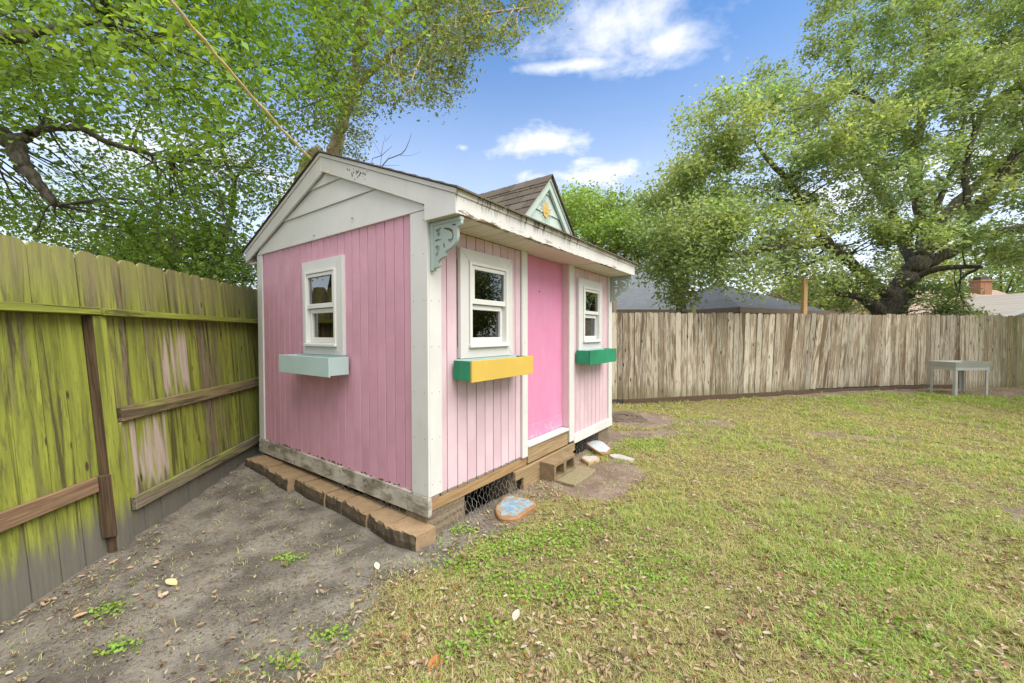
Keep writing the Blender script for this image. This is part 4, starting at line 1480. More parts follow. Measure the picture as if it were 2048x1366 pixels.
c = at(1471, 616, 17.5)
house('grey_hip_house', (c.x + .3, c.y + .5), radians(28), 7.0, 6.2, 2.76, 4.35, 'hip', 'slate_house_roof', 'brown_house_trim', 'brown_house_trim',
      'low house with dark slate grey hip roof showing over the back fence', .45)
c = at(1418, 618, 20.0)
house('grey_gable_house', (c.x - 11.0, c.y + .2), radians(1.5), 10.5, 13.0, 2.82, 6.3, 'gable_x', 'grey_house_roof', 'brown_house_trim', 'brown_house_trim',
      'house with a broad light grey shingle roof behind the playhouse eave', .45)
c = at(1640, 640, 26.0)
th_ = house('tan_roof_house', (c.x, c.y), radians(0), 16.0, 8.0, 2.55, 4.85, 'gable_x', 'tan_house_roof', 'beige_house_roof', 'brown_house_trim',
            'house with a pale tan shingle roof and red brick chimney beyond the oak trunk')
p = at(1961, 600, 29.5)
lp = (p.x - c.x, p.y - c.y)
ch = MB().box(lp[0] - .42, lp[0] + .42, lp[1] - .35, lp[1] + .35, 3.6, 5.4).build('chimney', MAT['house_brick'], th_)
MB().box(lp[0] - .50, lp[0] + .50, lp[1] - .43, lp[1] + .43, 5.402, 5.52).build('chimney_crown', MAT['house_brick'], ch)
MB().box(lp[0] - .30, lp[0] + .30, lp[1] - .25, lp[1] + .25, 5.522, 5.75).build('chimney_cap', MAT['slate_house_roof'], ch)
c = at(1995, 640, 22.0)
root = empty('teal_gable_house', (c.x, c.y, 0), radians(-4), 'house with pale beige roof over teal grey gable siding at the edge of view', 'house')
MB().prism([(0, -.2), (9, -.2), (9, 2.35), (4.5, 3.9), (0, 2.35)], 0, 9, lambda p, q, t: (p, t, q)).build('wall', MAT['teal_siding'], root)
for sgn in (-1, 1):
    mb = MB().prism([(4.5, 3.96), (4.5 + sgn * 5.0, 2.24), (4.5 + sgn * 5.0, 2.36), (4.5, 4.08)], -.4, 9.4, lambda p, q, t: (p, t, q))
    rf = mb.build('roof', MAT['beige_house_roof'], root)
    MB().prism([(4.5, 3.93), (4.5 + sgn * 5.0, 2.21), (4.5 + sgn * 5.0, 2.37), (4.5, 4.09)], -.44, -.401, lambda p, q, t: (p, t, q)).build('barge_board', MAT['table_metal'], rf)


# ------------------------------------------------------------------ trees
def unit(v):
    return v / np.maximum(np.linalg.norm(v, axis=1, keepdims=True), 1e-9)


def leaf_arrays(C, size, droop=.25, upness=.9, aspect=.45):
    n = len(C)
    A = RNG.normal(size=(n, 3))
    A[:, 2] = A[:, 2] * .5 - droop
    A = unit(A)
    N = RNG.normal(size=(n, 3)) * .75
    N[:, 2] += upness
    N = unit(N - A * (N * A).sum(1, keepdims=True))
    B = np.cross(A, N)
    l = size[:, None]
    w = l * aspect * .5
    V = np.stack([C - A * l * .5, C - B * w - A * l * .05 + N * w * .35, C + A * l * .5 - N * w * .15, C + B * w - A * l * .05 + N * w * .35], 1)
    return V.reshape(-1, 3), np.arange(n * 4).reshape(n, 4)


def leaf_mesh(name, C, size, tint, **k):
    V, F = leaf_arrays(C, size, **k)
    return quads_mesh(name, V, F, np.repeat(tint, 4, 0))


def clump_points(centres, radii, counts, sub=9, tight=.30, flat=.7):
    out, idx = [], []
    for i, (c, r, n) in enumerate(zip(centres, radii, counts)):
        S = RNG.normal(size=(sub, 3))
        S = unit(S) * (RNG.random((sub, 1)) ** .5) * r
        S[:, 2] *= flat
        k = RNG.integers(0, sub, n)
        p = S[k] + RNG.normal(size=(n, 3)) * r * tight * [1, 1, .75]
        out.append(np.asarray(c) + p)
        idx.append(np.full(n, i))
    return np.concatenate(out), np.concatenate(idx)


def tints(n, idx, base, spread=.22, clump=.15, yellow=.25):
    b = np.asarray(base, float)
    per = 1 + (RNG.random(idx.max() + 1) - .5) * 2 * clump
    hue = (RNG.random(idx.max() + 1) - .35) * .25
    v = per[idx] * (1 + RNG.normal(size=n) * spread).clip(.45, 1.8)
    t = b[None] * v[:, None]
    y = (RNG.random(n) ** 3 * yellow + hue[idx] * .6).clip(-.2, .8)
    t[:, 0] *= 1 + y
    t[:, 2] *= 1 - .3 * y
    return t


def smooth_path(pts, rad, n=4, wob=.0):
    out, rr = [], []
    k = len(pts)
    for i in range(k - 1):
        p0, p1, p2, p3 = pts[max(i - 1, 0)], pts[i], pts[i + 1], pts[min(i + 2, k - 1)]
        for s_ in range(n):
            t_ = s_ / n
            q = .5 * ((2 * p1) + (p2 - p0) * t_ + (2 * p0 - 5 * p1 + 4 * p2 - p3) * t_ ** 2 + (3 * p1 - p0 - 3 * p2 + p3) * t_ ** 3)
            out.append(q + Vector((random.gauss(0, wob), random.gauss(0, wob), random.gauss(0, wob))) * rad[i])
            rr.append(rad[i] + (rad[i + 1] - rad[i]) * t_)
    return out + [pts[-1]], rr + [rad[-1]]


def in_poly(x, y, poly):
    c, j = False, len(poly) - 1
    for i in range(len(poly)):
        if (poly[i][1] > y) != (poly[j][1] > y) and x < (poly[j][0] - poly[i][0]) * (y - poly[i][1]) / (poly[j][1] - poly[i][1]) + poly[i][0]:
            c = not c
        j = i
    return c


def sample_poly(poly, n, dfun, mind=0.0, tries=40):
    """Centres of leaf clumps: points of a crown seen through an outline, each at its own depth."""
    xs, ys = [p[0] for p in poly], [p[1] for p in poly]
    out = []
    while len(out) < n:
        best, bd = None, -1
        for _ in range(6):
            for _ in range(tries):
                x, y = random.uniform(min(xs), max(xs)), random.uniform(min(ys), max(ys))
                if in_poly(x, y, poly):
                    break
            dd = min([(x - a) ** 2 + (y - b) ** 2 for a, b, _ in out[-400:]] or [1e9])
            if dd > bd:
                best, bd = (x, y), dd
        out.append((best[0], best[1], dfun(*best)))
    return out


def build_tree(root, limbs, centres, radii, counts, size, base, bark, twig_r=.014, reach=3.2, leaf_kw=None, sub=9, tight=.30, flat=.7, tint_kw=None, wob=.12):
    mb = MB()
    nodes = []
    for pts, rad in limbs:
        p, r = smooth_path([Vector(q) for q in pts], rad, 5, wob)
        mb.tube(p, r, 9 if max(r) > .08 else 6)
        nodes += list(zip(p, r))
    ro = Vector(root.location)
    NP = np.array([list(p) for p, _ in nodes])
    for c in centres:
        c = np.asarray(c, float)
        dd = np.linalg.norm(NP - c, axis=1)
        j = int(dd.argmin())
        if dd[j] > reach or dd[j] < .1:
            continue
        a, b = Vector(NP[j]), Vector(c)
        mid = a.lerp(b, .5) + Vector((random.gauss(0, .14), random.gauss(0, .14), random.gauss(.10, .14))) * dd[j]
        r0 = min(nodes[j][1] * .6, twig_r * (1 + dd[j]))
        p, r = smooth_path([a, mid, b], [r0, r0 * .6, twig_r * .35], 4)
        mb.tube(p, r, 5, False)
        for _ in range(4):
            e = b + Vector((random.gauss(0, .3), random.gauss(0, .3), random.gauss(.05, .2))) * (radii[0] * 1.3)
            mb.tube([mid.lerp(b, .5), b.lerp(e, .5) + Vector((0, 0, .03)), e], [twig_r * .5, twig_r * .35, twig_r * .15], 4, False)
    me = mb.mesh('trunk', 0, True)
    me.transform(Matrix.Translation(-ro))
    link('trunk', me, MAT[bark], root)
    C, idx = clump_points(centres, radii, counts, sub, tight, flat)
    u, v = shed_uv(C[:, 0], C[:, 1])                  # no leaves through the playhouse
    out = ~((u > -.6) & (u < L + .5) & (v > -.7) & (v < W + .4) & (C[:, 2] < 3.7))
    C, idx = C[out], idx[out]
    n = len(C)
    sz = size * (.55 + .75 * RNG.random(n))
    me = leaf_mesh('crown', C - np.array(ro), sz, tints(n, idx, base, **(tint_kw or {})), **(leaf_kw or {}))
    o = link('crown', me, MAT['oak_leaf'], root)
    o['kind'] = 'stuff'
    return n


# the big spreading oak behind the back fence
def limb(rows):
    return [at(x, y, d) for x, y, d, r in rows], [r for *_, r in rows]


base = at(1772, 668, 11.6)
oak = empty('spreading_oak', (base.x, base.y, .1), 0, 'huge spreading oak with dark mossy limbs rising behind the back fence', 'tree')
LIMBS = [limb(q) for q in (
    [(1762, 745, 11.6, .46), (1768, 690, 11.6, .40), (1776, 630, 11.6, .36), (1800, 580, 11.6, .31), (1830, 530, 11.5, .27), (1850, 500, 11.4, .23)],
    [(1850, 502, 11.4, .18), (1895, 468, 11.2, .19), (1940, 435, 11.0, .17), (1985, 380, 10.7, .14), (2030, 310, 10.4, .11), (2080, 220, 10.2, .07)],
    [(1852, 530, 11.5, .15), (1895, 507, 11.3, .17), (1950, 478, 11.0, .15), (2010, 462, 10.6, .13), (2080, 450, 10.2, .10), (2200, 420, 9.8, .06)],
    [(1846, 508, 11.5, .18), (1848, 460, 11.6, .16), (1832, 380, 11.7, .14), (1829, 305, 11.8, .15), (1802, 255, 11.6, .11), (1765, 215, 11.4, .07), (1700, 180, 11.0, .03)],
    [(1829, 305, 11.8, .13), (1848, 210, 11.9, .11), (1858, 100, 12.0, .08), (1852, 10, 12.0, .05), (1860, -100, 12.0, .03)],
    [(1790, 600, 11.6, .18), (1740, 560, 11.3, .15), (1690, 515, 11.0, .13), (1645, 475, 10.8, .11), (1622, 450, 10.7, .10), (1604, 412, 10.6, .10), (1574, 360, 10.5, .08), (1538, 322, 10.4, .06), (1508, 280, 10.3, .03)],
    [(1650, 480, 10.8, .12), (1618, 490, 10.6, .105), (1575, 489, 10.4, .095), (1520, 500, 10.2, .08), (1470, 512, 10.0, .06), (1400, 520, 9.8, .045), (1330, 540, 9.6, .02)],
    [(1604, 410, 10.6, .07), (1575, 403, 10.5, .055), (1550, 398, 10.4, .03)],
    [(1832, 553, 11.4, .10), (1878, 537, 11.0, .08), (1930, 534, 10.6, .065), (1966, 534, 10.4, .04)],
    [(1770, 640, 11.5, .20), (1742, 606, 11.2, .16), (1715, 592, 11.0, .10), (1672, 587, 10.8, .06)],
    [(1690, 515, 11.0, .06), (1640, 520, 10.8, .05), (1590, 540, 10.6, .04), (1530, 560, 10.4, .02)],
    [(1940, 435, 11.0, .08), (1930, 340, 11.0, .07), (1955, 250, 10.9, .06), (1985, 170, 10.8, .03)],
    [(1848, 460, 11.6, .09), (1900, 350, 11.8, .07), (1925, 260, 11.9, .05), (1950, 130, 12, .03)],
    [(1850, 500, 11.6, .2), (1900, 420, 12.8, .16), (2000, 330, 14.2, .12), (2120, 230, 15.5, .06)],
    [(1830, 530, 11.6, .18), (1780, 420, 13.0, .14), (1700, 300, 14.6, .10), (1620, 180, 15.5, .05)],
)]
POLY = [(1630, -60), (1640, 80), (1560, 135), (1470, 165), (1408, 160), (1395, 225), (1405, 270), (1370, 315), (1315, 345), (1303, 400), (1295, 470), (1292, 540), (1318, 592), (1350, 615), (1395, 585), (1445, 548),
        (1530, 535), (1610, 540), (1690, 575), (1740, 570), (1790, 515), (1860, 470), (1960, 490), (2048, 520), (2300, 560), (2480, 400), (2480, -250), (1800, -330)]
odepth = lambda x, y: random.uniform(8.6, 10.4) if x < 1500 else random.uniform(8.8, 14.5)
pick = sample_poly(POLY, 350, odepth)
pick = [q for q in pick if not (q[0] > 1560 and 330 < q[1] < 560 and random.random() < .15)]
NB = len(pick)
cent = [at(*q) for q in pick]
LOW = [(1845, 575), (1900, 570), (1940, 610), (1985, 628), (1975, 645), (1900, 645), (1840, 640)]
MID = [(1660, 180), (1800, 120), (2060, 120), (2060, 400), (1960, 430), (1860, 470), (1760, 500), (1650, 470)]
cent += [at(*q) for q in sample_poly(MID, 40, lambda x, y: random.uniform(9.2, 11.0))]
cent += [at(*q) for q in sample_poly(LOW, 12, lambda x, y: random.uniform(10.0, 10.8))]
LOW2 = [(1570, 575), (1680, 560), (1740, 590), (1690, 612), (1600, 600)]
cent += [at(*q) for q in sample_poly(LOW2, 4, lambda x, y: random.uniform(10.4, 11.2))]
rad = [random.uniform(.40, .68) * (1 if i < NB else .62) for i in range(len(cent))]
cnt = [int(800 * (r / .55) ** 2 * random.uniform(.6, 1.2)) for r in rad]
build_tree(oak, LIMBS, cent, rad, cnt, .104, (.325, .44, .205), 'dark_bark', .012, 1.5, dict(upness=.55, aspect=.52), 17, .31, .7, dict(yellow=.16, spread=.26))

# overhanging live oak at the near left, its trunk beyond the mossy fence
near = empty('overhanging_oak', (-8.4, 4.6, 0), 0, 'leafy oak whose near branches hang over the mossy fence and yard', 'tree')
LIMBS = [([(-8.4, 4.6, -.2), (-8.3, 4.5, 1.8), (-8.0, 4.3, 3.4), (-7.0, 4.0, 5.2), (-5.4, 3.4, 6.6), (-3.4, 2.6, 7.2), (-.8, 2.0, 7.6)], [.30, .26, .22, .16, .11, .07, .03]),
         limb([(-120, 240, 4.4, .11), (-20, 262, 4.3, .10), (28, 285, 4.25, .085), (45, 330, 4.2, .07), (62, 352, 4.2, .06), (110, 410, 4.3, .03)]),
         limb([(20, 282, 4.25, .07), (55, 272, 4.3, .055), (85, 258, 4.4, .045)]),
         limb([(85, 258, 4.4, .035), (160, 258, 4.5, .035), (215, 285, 4.6, .03), (270, 300, 4.7, .024), (340, 318, 4.8, .014)]),
         limb([(-40, 40, 3.6, .07), (20, 75, 3.6, .06), (90, 60, 3.7, .04), (200, 40, 3.9, .02)]),
         limb([(440, 500, 7.0, .05), (460, 440, 7.0, .045), (468, 365, 6.9, .035), (450, 320, 6.8, .025), (440, 270, 6.7, .015)]),
         limb([(468, 365, 6.9, .025), (490, 330, 6.9, .018), (530, 290, 6.9, .012)]),
         ([(-8.0, 4.3, 3.4), (-7.0, 5.4, 5.0), (-5.6, 6.6, 6.6), (-4.4, 7.2, 7.8)], [.12, .09, .06, .03]),
         ([(-7.0, 4.0, 5.2), (-5.2, 4.6, 6.6), (-3.4, 5.0, 7.4), (-1.6, 5.2, 8.0)], [.09, .07, .05, .03])]
A = [(-250, -330), (760, -330), (770, 30), (700, 130), (640, 230), (560, 270), (430, 330), (300, 300), (170, 230), (60, 245), (-60, 250), (-250, 250)]
B = [(-120, 330), (60, 420), (180, 330), (330, 330), (470, 310), (600, 300), (590, 380), (530, 450), (500, 520), (480, 560), (330, 525), (180, 500), (80, 500), (-20, 440), (-200, 430)]
ctop = [at(*q) for q in sample_poly(A, 230, lambda x, y: random.choice((random.uniform(3.2, 4.4), random.uniform(4.0, 6.0), random.uniform(5.0, 7.5))))]
clow = [at(*q) for q in sample_poly(B, 120, lambda x, y: random.uniform(4.6, 7.8))]
cent = ctop + clow
rad = [random.uniform(.28, .46) for _ in cent]
cnt = [int((255 if i < len(ctop) else 150) * (r / .37) ** 2 * random.uniform(.6, 1.15)) for i, r in enumerate(rad)]
build_tree(near, LIMBS, cent, rad, cnt, 0.068, (.215, .36, .060), 'dark_bark', .007, 2.2, dict(upness=.6, aspect=.55), 10, .42, .9, dict(yellow=.14))

# leaning pale-barked tree behind the playhouse ridge
tb = at(560, 668, 8.0)
lean_t = empty('leaning_tree', (tb.x, tb.y, 0), 0, 'leaning pale barked tree behind the playhouse ridge with drooping olive sprays', 'tree')
LIMBS = [limb([(540, 820, 8.0, .22), (580, 500, 7.8, .18), (612, 335, 7.6, .13), (640, 300, 7.5, .10)]),
         limb([(652, 350, 7.5, .16), (672, 290, 7.4, .12), (686, 240, 7.3, .10), (703, 180, 7.1, .08), (715, 100, 6.9, .07), (730, 20, 6.6, .055), (760, -80, 6.3, .04)]),
         limb([(612, 345, 7.6, .10), (636, 370, 7.5, .11), (655, 345, 7.5, .12)]),
         limb([(700, 190, 7.1, .06), (780, 110, 6.8, .045), (870, 60, 6.5, .035), (960, 30, 6.2, .025), (1060, 15, 6.0, .012)]),
         limb([(715, 100, 6.9, .05), (820, 20, 6.5, .04), (930, -60, 6.2, .03), (1100, -90, 6.0, .015)])]
Cc = [(640, -140), (1080, -160), (1130, -30), (1085, 40), (1020, 80), (985, 110), (955, 140), (865, 200), (810, 205), (765, 195), (720, 235), (670, 250), (630, 240), (640, 120)]
cent = [at(*q) for q in sample_poly(Cc, 135, lambda x, y: random.uniform(5.6, 7.4))]
cent += [at(x, y, d) for x, y, d in ((690, 300, 7.6), (705, 310, 7.6), (660, 260, 7.5), (720, 285, 7.7))]
rad = [random.uniform(.20, .36) for _ in cent]
cnt = [int(300 * (r / .28) ** 2 * random.uniform(.5, 1.1)) for r in rad]
build_tree(lean_t, LIMBS, cent, rad, cnt, .068, (.26, .335, .15), 'light_bark', .007, 2.0, dict(upness=.5, aspect=.42, droop=.5), 7, .36, 1.0, dict(yellow=.2))

# mid-distance trees beyond the neighbours
def far_tree(name, poly, n, dep, rr, per, size, base_col, label, trunk_px, cat='tree', grp=None):
    d0 = sum(dep) / 2
    b = at(trunk_px, 668, d0)
    root = empty(name, (b.x, b.y, 0), 0, label, cat, grp)
    cx_, cy_ = sum(p[0] for p in poly) / len(poly), sum(p[1] for p in poly) / len(poly)
    top = at(cx_, cy_, d0)
    limbs = [([Vector((b.x, b.y, -.2)), Vector((b.x, b.y, max(1.5, top.z * .5))), top], [.24, .18, .06])]
    cent = [at(*q) for q in sample_poly(poly, n, lambda x, y: random.uniform(*dep))]
    for c in cent[::6]:
        limbs.append(([limbs[0][0][1], limbs[0][0][1].lerp(c, .5) + Vector((0, 0, .3)), c], [.10, .06, .02]))
    rad = [random.uniform(*rr) for _ in cent]
    cnt = [int(.95 * per * random.uniform(.6, 1.2)) for _ in cent]
    build_tree(root, limbs, cent, rad, cnt, size, base_col, 'dark_bark', .02, 2.5, dict(upness=.5, aspect=.55), 10, .38)


far_tree('bushy_tree', [(1118, 405), (1150, 388), (1190, 392), (1235, 400), (1262, 395), (1300, 430), (1300, 520), (1240, 510), (1180, 480), (1130, 470), (1060, 520), (1040, 470)], 80, (12.5, 16), (.45, .75), 330, .12,
         (.29, .44, .14), 'yellow green bushy tree rising behind the dormer and grey roof', 1190)
far_tree('bushy_tree', [(1300, 420), (1325, 355), (1365, 340), (1420, 400), (1440, 520), (1330, 560), (1270, 500)], 45, (13, 16), (.5, .8), 330, .12,
         (.34, .44, .18), 'grey green tree between the yellow green tree and the spreading oak', 1360)
far_tree('distant_tree', [(1880, 520), (1960, 505), (2060, 515), (2200, 500), (2260, 600), (2050, 610), (1900, 600)], 46, (32, 40), (1.1, 1.9), 300, .30,
         (.21, .31, .10), 'pale green tree line member far beyond the brick chimney', 2000)
far_tree('distant_tree', [(1555, 565), (1610, 555), (1680, 570), (1760, 600), (1740, 630), (1640, 630), (1570, 600)], 26, (24, 30), (.7, 1.2), 260, .24,
         (.19, .25, .06), 'bright yellow green shrubby tree just left of the oak trunk beyond the slate roof', 1640)
far_tree('distant_tree', [(1800, 500), (1880, 490), (1900, 560), (1860, 610), (1790, 600)], 20, (30, 38), (.9, 1.5), 260, .28,
         (.23, .31, .10), 'pale green tree seen through the oak beside its dark trunk', 1850)
far_tree('fence_shrub', [(150, 500), (330, 460), (500, 490), (505, 570), (380, 560), (220, 530)], 42, (6.2, 8.2), (.32, .5), 300, .07,
         (.19, .31, .085), 'dense dark green shrub pressed behind the mossy fence next to the gable', 400, 'shrub')

far_tree('side_yard_tree', [(2300, 480), (2500, 330), (2900, 330), (3300, 420), (3300, 640), (2400, 660)], 60, (5.5, 8.0), (.6, .9), 300, .14,
         (.10, .15, .045), 'leafy tree beyond the open side of the yard, mirrored in the front windows', 2700)

# leafless twigs above the shed roof
b = at(770, 420, 8.4)
o = empty('bare_sapling', (b.x, b.y, 0), 0, 'thin leafless grey sapling twigs sticking up above the roof ridge', 'sapling')
mb = MB()
for rows in ([(760, 660, 8.4, .02), (768, 420, 8.4, .016), (765, 331, 8.4, .012), (804, 307, 8.4, .010), (817, 285, 8.4, .006), (823, 266, 8.4, .003)],
             [(768, 420, 8.4, .010), (742, 328, 8.4, .008), (763, 311, 8.4, .007), (784, 292, 8.4, .003)],
             [(761, 335, 8.4, .006), (764, 300, 8.4, .005), (771, 270, 8.4, .002)], [(771, 283, 8.4, .004), (783, 268, 8.4, .0015)], [(763, 312, 8.4, .004), (748, 285, 8.4, .003), (737, 262, 8.4, .0015)],
             [(800, 311, 8.4, .004), (822, 311, 8.4, .003), (842, 303, 8.4, .0015)], [(765, 331, 8.4, .004), (784, 307, 8.4, .0015)], [(765, 331, 8.4, .005), (800, 331, 8.4, .0015)]):
    p, r = smooth_path([at(x, y, d) - Vector((b.x, b.y, 0)) for x, y, d, _ in rows], [q[3] for q in rows], 3)
    mb.tube(p, r, 5)
mb.build('twigs', MAT['twig_bark'], o)

# yellow rope from the gable peak up into the oak
x, y = shed_xy(-.04, 1.33)
gp = Vector((x, y, 3.135))
rows = [(655, 348, None), (640, 333, 4.2), (612, 308, 3.75), (560, 254, 3.1), (500, 188, 2.56), (450, 130, 2.24), (400, 72, 1.98), (340, 0, 1.73), (250, -110, 1.48), (120, -270, 1.25)]
pts = [gp] + [at(*r) for r in rows[1:]]
p, r = smooth_path(pts, [.0105] * 4 + [.0085] * (len(pts) - 4), 6)
p = [q + Vector((.003 * sin(i * 1.3), 0, .003 * cos(i * .9))) for i, q in enumerate(p)]
me = MB().tube(p, r, 7).mesh('rope', 0, True)
me.transform(Matrix.Translation(-gp))
o = link('rope', me, MAT['rope_nylon'], None, gp)
tag(o, 'yellowish rope stretched from the gable peak up into the overhanging branches', 'rope')

# ------------------------------------------------------------------ grass, weeds and litter
def keep(x, y):
    u, v = shed_uv(x, y)
    ok = ~((u > -.02) & (u < L + .05) & (v > .0) & (v < W + .1))
    ok &= ~((u > -.25) & (u < .05) & (v > -.1) & (v < 3.0))          # edging blocks
    ok &= ~((u > 1.1) & (u < 2.4) & (v > -.05) & (v < .1))
    ok &= ~((u > 1.55) & (u < 2.17) & (v > -.48) & (v < .1))
    fx = np.where(y > 3.0, -3.0 - (y - 3.0) * math.tan(radians(7.8)), -3.0 - (y - 3.0) * math.tan(radians(4.2)))
    ok &= x > fx + .03
    ok &= y < FB['A'][1] + (x - FB['A'][0]) * math.tan(radians(6)) - .02
    ok &= ell(x, y, lx, ly, .42, .42) > 1
    for cx_, cy_, rx, ry in ((.03, 3.47, .17, .20), (1.2, 5.45, .17, .28), (.98, 4.93, .13, .16), (1.38, 5.0, .16, .14)):
        ok &= ell(x, y, cx_, cy_, rx, ry) > 1
    return ok


def scatter(n, y0=1.25, y1=11.2, p=1.0):
    y = y0 * (y1 / y0) ** RNG.random(n)
    x = (RNG.random(n) * 2 - 1) * (1.42 * y + 1.3)
    k = keep(x, y)
    return x[k], y[k]


def gzf(x, y):
    return gz(x, y) + (fbm(x * 9, y * 9, 31, 3) - .5) * .022 + (fbm(x * 2.6, y * 2.6, 33, 2) - .5) * .03


def grass(n):
    x, y = scatter(n)
    d = dirt_mask(x, y)
    dens = .18 + .82 * sstep(fbm(x * 1.7, y * 1.7, 51) + (fbm(x * 7, y * 7, 55) - .5) * 1.1, .30, .62)
    k = RNG.random(len(x)) < dens * (1 - d) ** 1.3 + .022
    x, y, d = x[k], y[k], d[k]
    B = 4
    x, y, d = np.repeat(x, B), np.repeat(y, B), np.repeat(d, B)
    m = len(x)
    x = x + RNG.normal(size=m) * .012
    y = y + RNG.normal(size=m) * .012
    z = gzf(x, y)
    far = np.clip(y / 3.0, .75, 3)
    green = sstep(fbm(x * .9, y * .9, 61) + .5 * (fbm(x * 4, y * 4, 65) - .5) + .22 * sstep(y, 6.0, 9.0) * sstep(x, 5, 8), .40, .68)
    tall = np.repeat(1 + 1.1 * (RNG.random(m // B) < .07) + .5 * RNG.random(m // B), B)
    h = (.010 + .020 * RNG.random(m) ** 1.5) * tall * (.75 + .6 * green) * far ** .35
    w = .0020 * far ** .8 * (.7 + .7 * RNG.random(m))
    a = RNG.random(m) * 2 * pi
    bend = RNG.random(m) * 1.5 + .35
    dx, dy = np.cos(a), np.sin(a)
    base = np.stack([x, y, z - .004], 1)
    side = np.stack([-dy * w, dx * w, w * 0], 1)
    mid = base + np.stack([dx * h * bend * .35, dy * h * bend * .35, h * .62], 1)
    tip = base + np.stack([dx * h * bend * 1.1, dy * h * bend * 1.1, h * (1.0 - .12 * bend)], 1)
    V = np.stack([base - side, base + side, mid + side * .8, tip, mid - side * .8], 1)
    g1 = np.stack([.31 + .10 * RNG.random(m), .42 + .08 * RNG.random(m), .115 + .03 * RNG.random(m)], 1)
    g2 = np.stack([.46 + .14 * RNG.random(m), .43 + .09 * RNG.random(m), .19 + .05 * RNG.random(m)], 1)
    g3 = np.stack([.48 + .1 * RNG.random(m), .38 + .08 * RNG.random(m), .24 + .05 * RNG.random(m)], 1)
    r = RNG.random(m)
    lush = (sstep(x, 5.8, 7.2) * sstep(y, 7.2, 8.4))
    pg = .27 + .46 * green + .6 * lush
    t = np.where((r < pg)[:, None], g1, np.where((r < pg + (1 - pg) * .62)[:, None], g2, g3))
    t = t * (.8 + .4 * RNG.random(m))[:, None]
    F = np.arange(m * 5).reshape(m, 5)
    me = bpy.data.meshes.new('grass')
    tri = np.stack([F[:, 0], F[:, 1], F[:, 2], F[:, 4]], 1)
    # quad for the foot, triangle for the tip: as two polygon runs
    V = V.reshape(-1, 3)
    me.vertices.add(len(V))
    me.vertices.foreach_set('co', V.astype(np.float32).ravel())
    tp = np.stack([F[:, 4], F[:, 2], F[:, 3]], 1)
    li = np.concatenate([tri.ravel(), tp.ravel()]).astype(np.int32)
    ls = np.concatenate([np.arange(m) * 4, m * 4 + np.arange(m) * 3]).astype(np.int32)
    me.loops.add(len(li))
    me.loops.foreach_set('vertex_index', li)
    me.polygons.add(2 * m)
    me.polygons.foreach_set('loop_start', ls)
    me.update(calc_edges=True)
    at_ = me.attributes.new('tint', 'FLOAT_COLOR', 'POINT')
    c = np.ones((len(V), 4), np.float32)
    c[:, :3] = np.repeat(t, 5, 0)
    at_.data.foreach_set('color', c.ravel())
    return me


tag(link('grass', grass(250000), MAT['grass_blade']), 'short patchy yellow green lawn grass over the yard', 'grass', kind='stuff')

# clover and broad-leaved weeds in patches
PATCH = [(.02, 2.95, .30, .22), (.38, 2.98, .30, .20), (-.28, 2.72, .25, .18), (.6, 3.2, .3, .15), (-.16, 2.05, .16, .13), (-.28, 1.95, .10, .08), (.28, 2.42, .25, .18), (.55, 2.30, .16, .12), (-.05, 2.45, .22, .16),
         (1.32, 5.25, .25, .3), (1.9, 5.6, .35, .3), (-2.35, 2.25, .10, .07), (-2.0, 1.98, .09, .06), (-1.10, 1.88, .12, .06), (-.95, 2.05, .10, .06), (-1.6, 2.75, .12, .07), (1.9, 2.0, .4, .3), (2.4, 2.6, .5, .3), (-.62, 3.0, .10, .09), (-.40, 3.16, .12, .08), (.9, 2.6, .3, .25)]
xs, ys, ss = [], [], []
for cx_, cy_, rx, ry in PATCH:
    n = int(2300 * rx * ry * 3.1) + 30
    xs.append(cx_ + RNG.normal(size=n) * rx * .55)
    ys.append(cy_ + RNG.normal(size=n) * ry * .55)
x, y = np.concatenate(xs), np.concatenate(ys)
k = keep(x, y)
x, y = x[k], y[k]
n = len(x)
C = np.stack([x, y, gzf(x, y) + .006 + .026 * RNG.random(n) ** 1.4], 1)
t = np.stack([.22 + .09 * RNG.random(n), .37 + .09 * RNG.random(n), .060 + .03 * RNG.random(n)], 1)
me = leaf_mesh('weeds', C, .016 + .013 * RNG.random(n), t, droop=-.1, upness=1.3, aspect=.75)
tag(link('clover_weeds', me, MAT['grass_blade']), 'bright green clover and small weeds in patches on the lawn edge', 'weeds', kind='stuff')


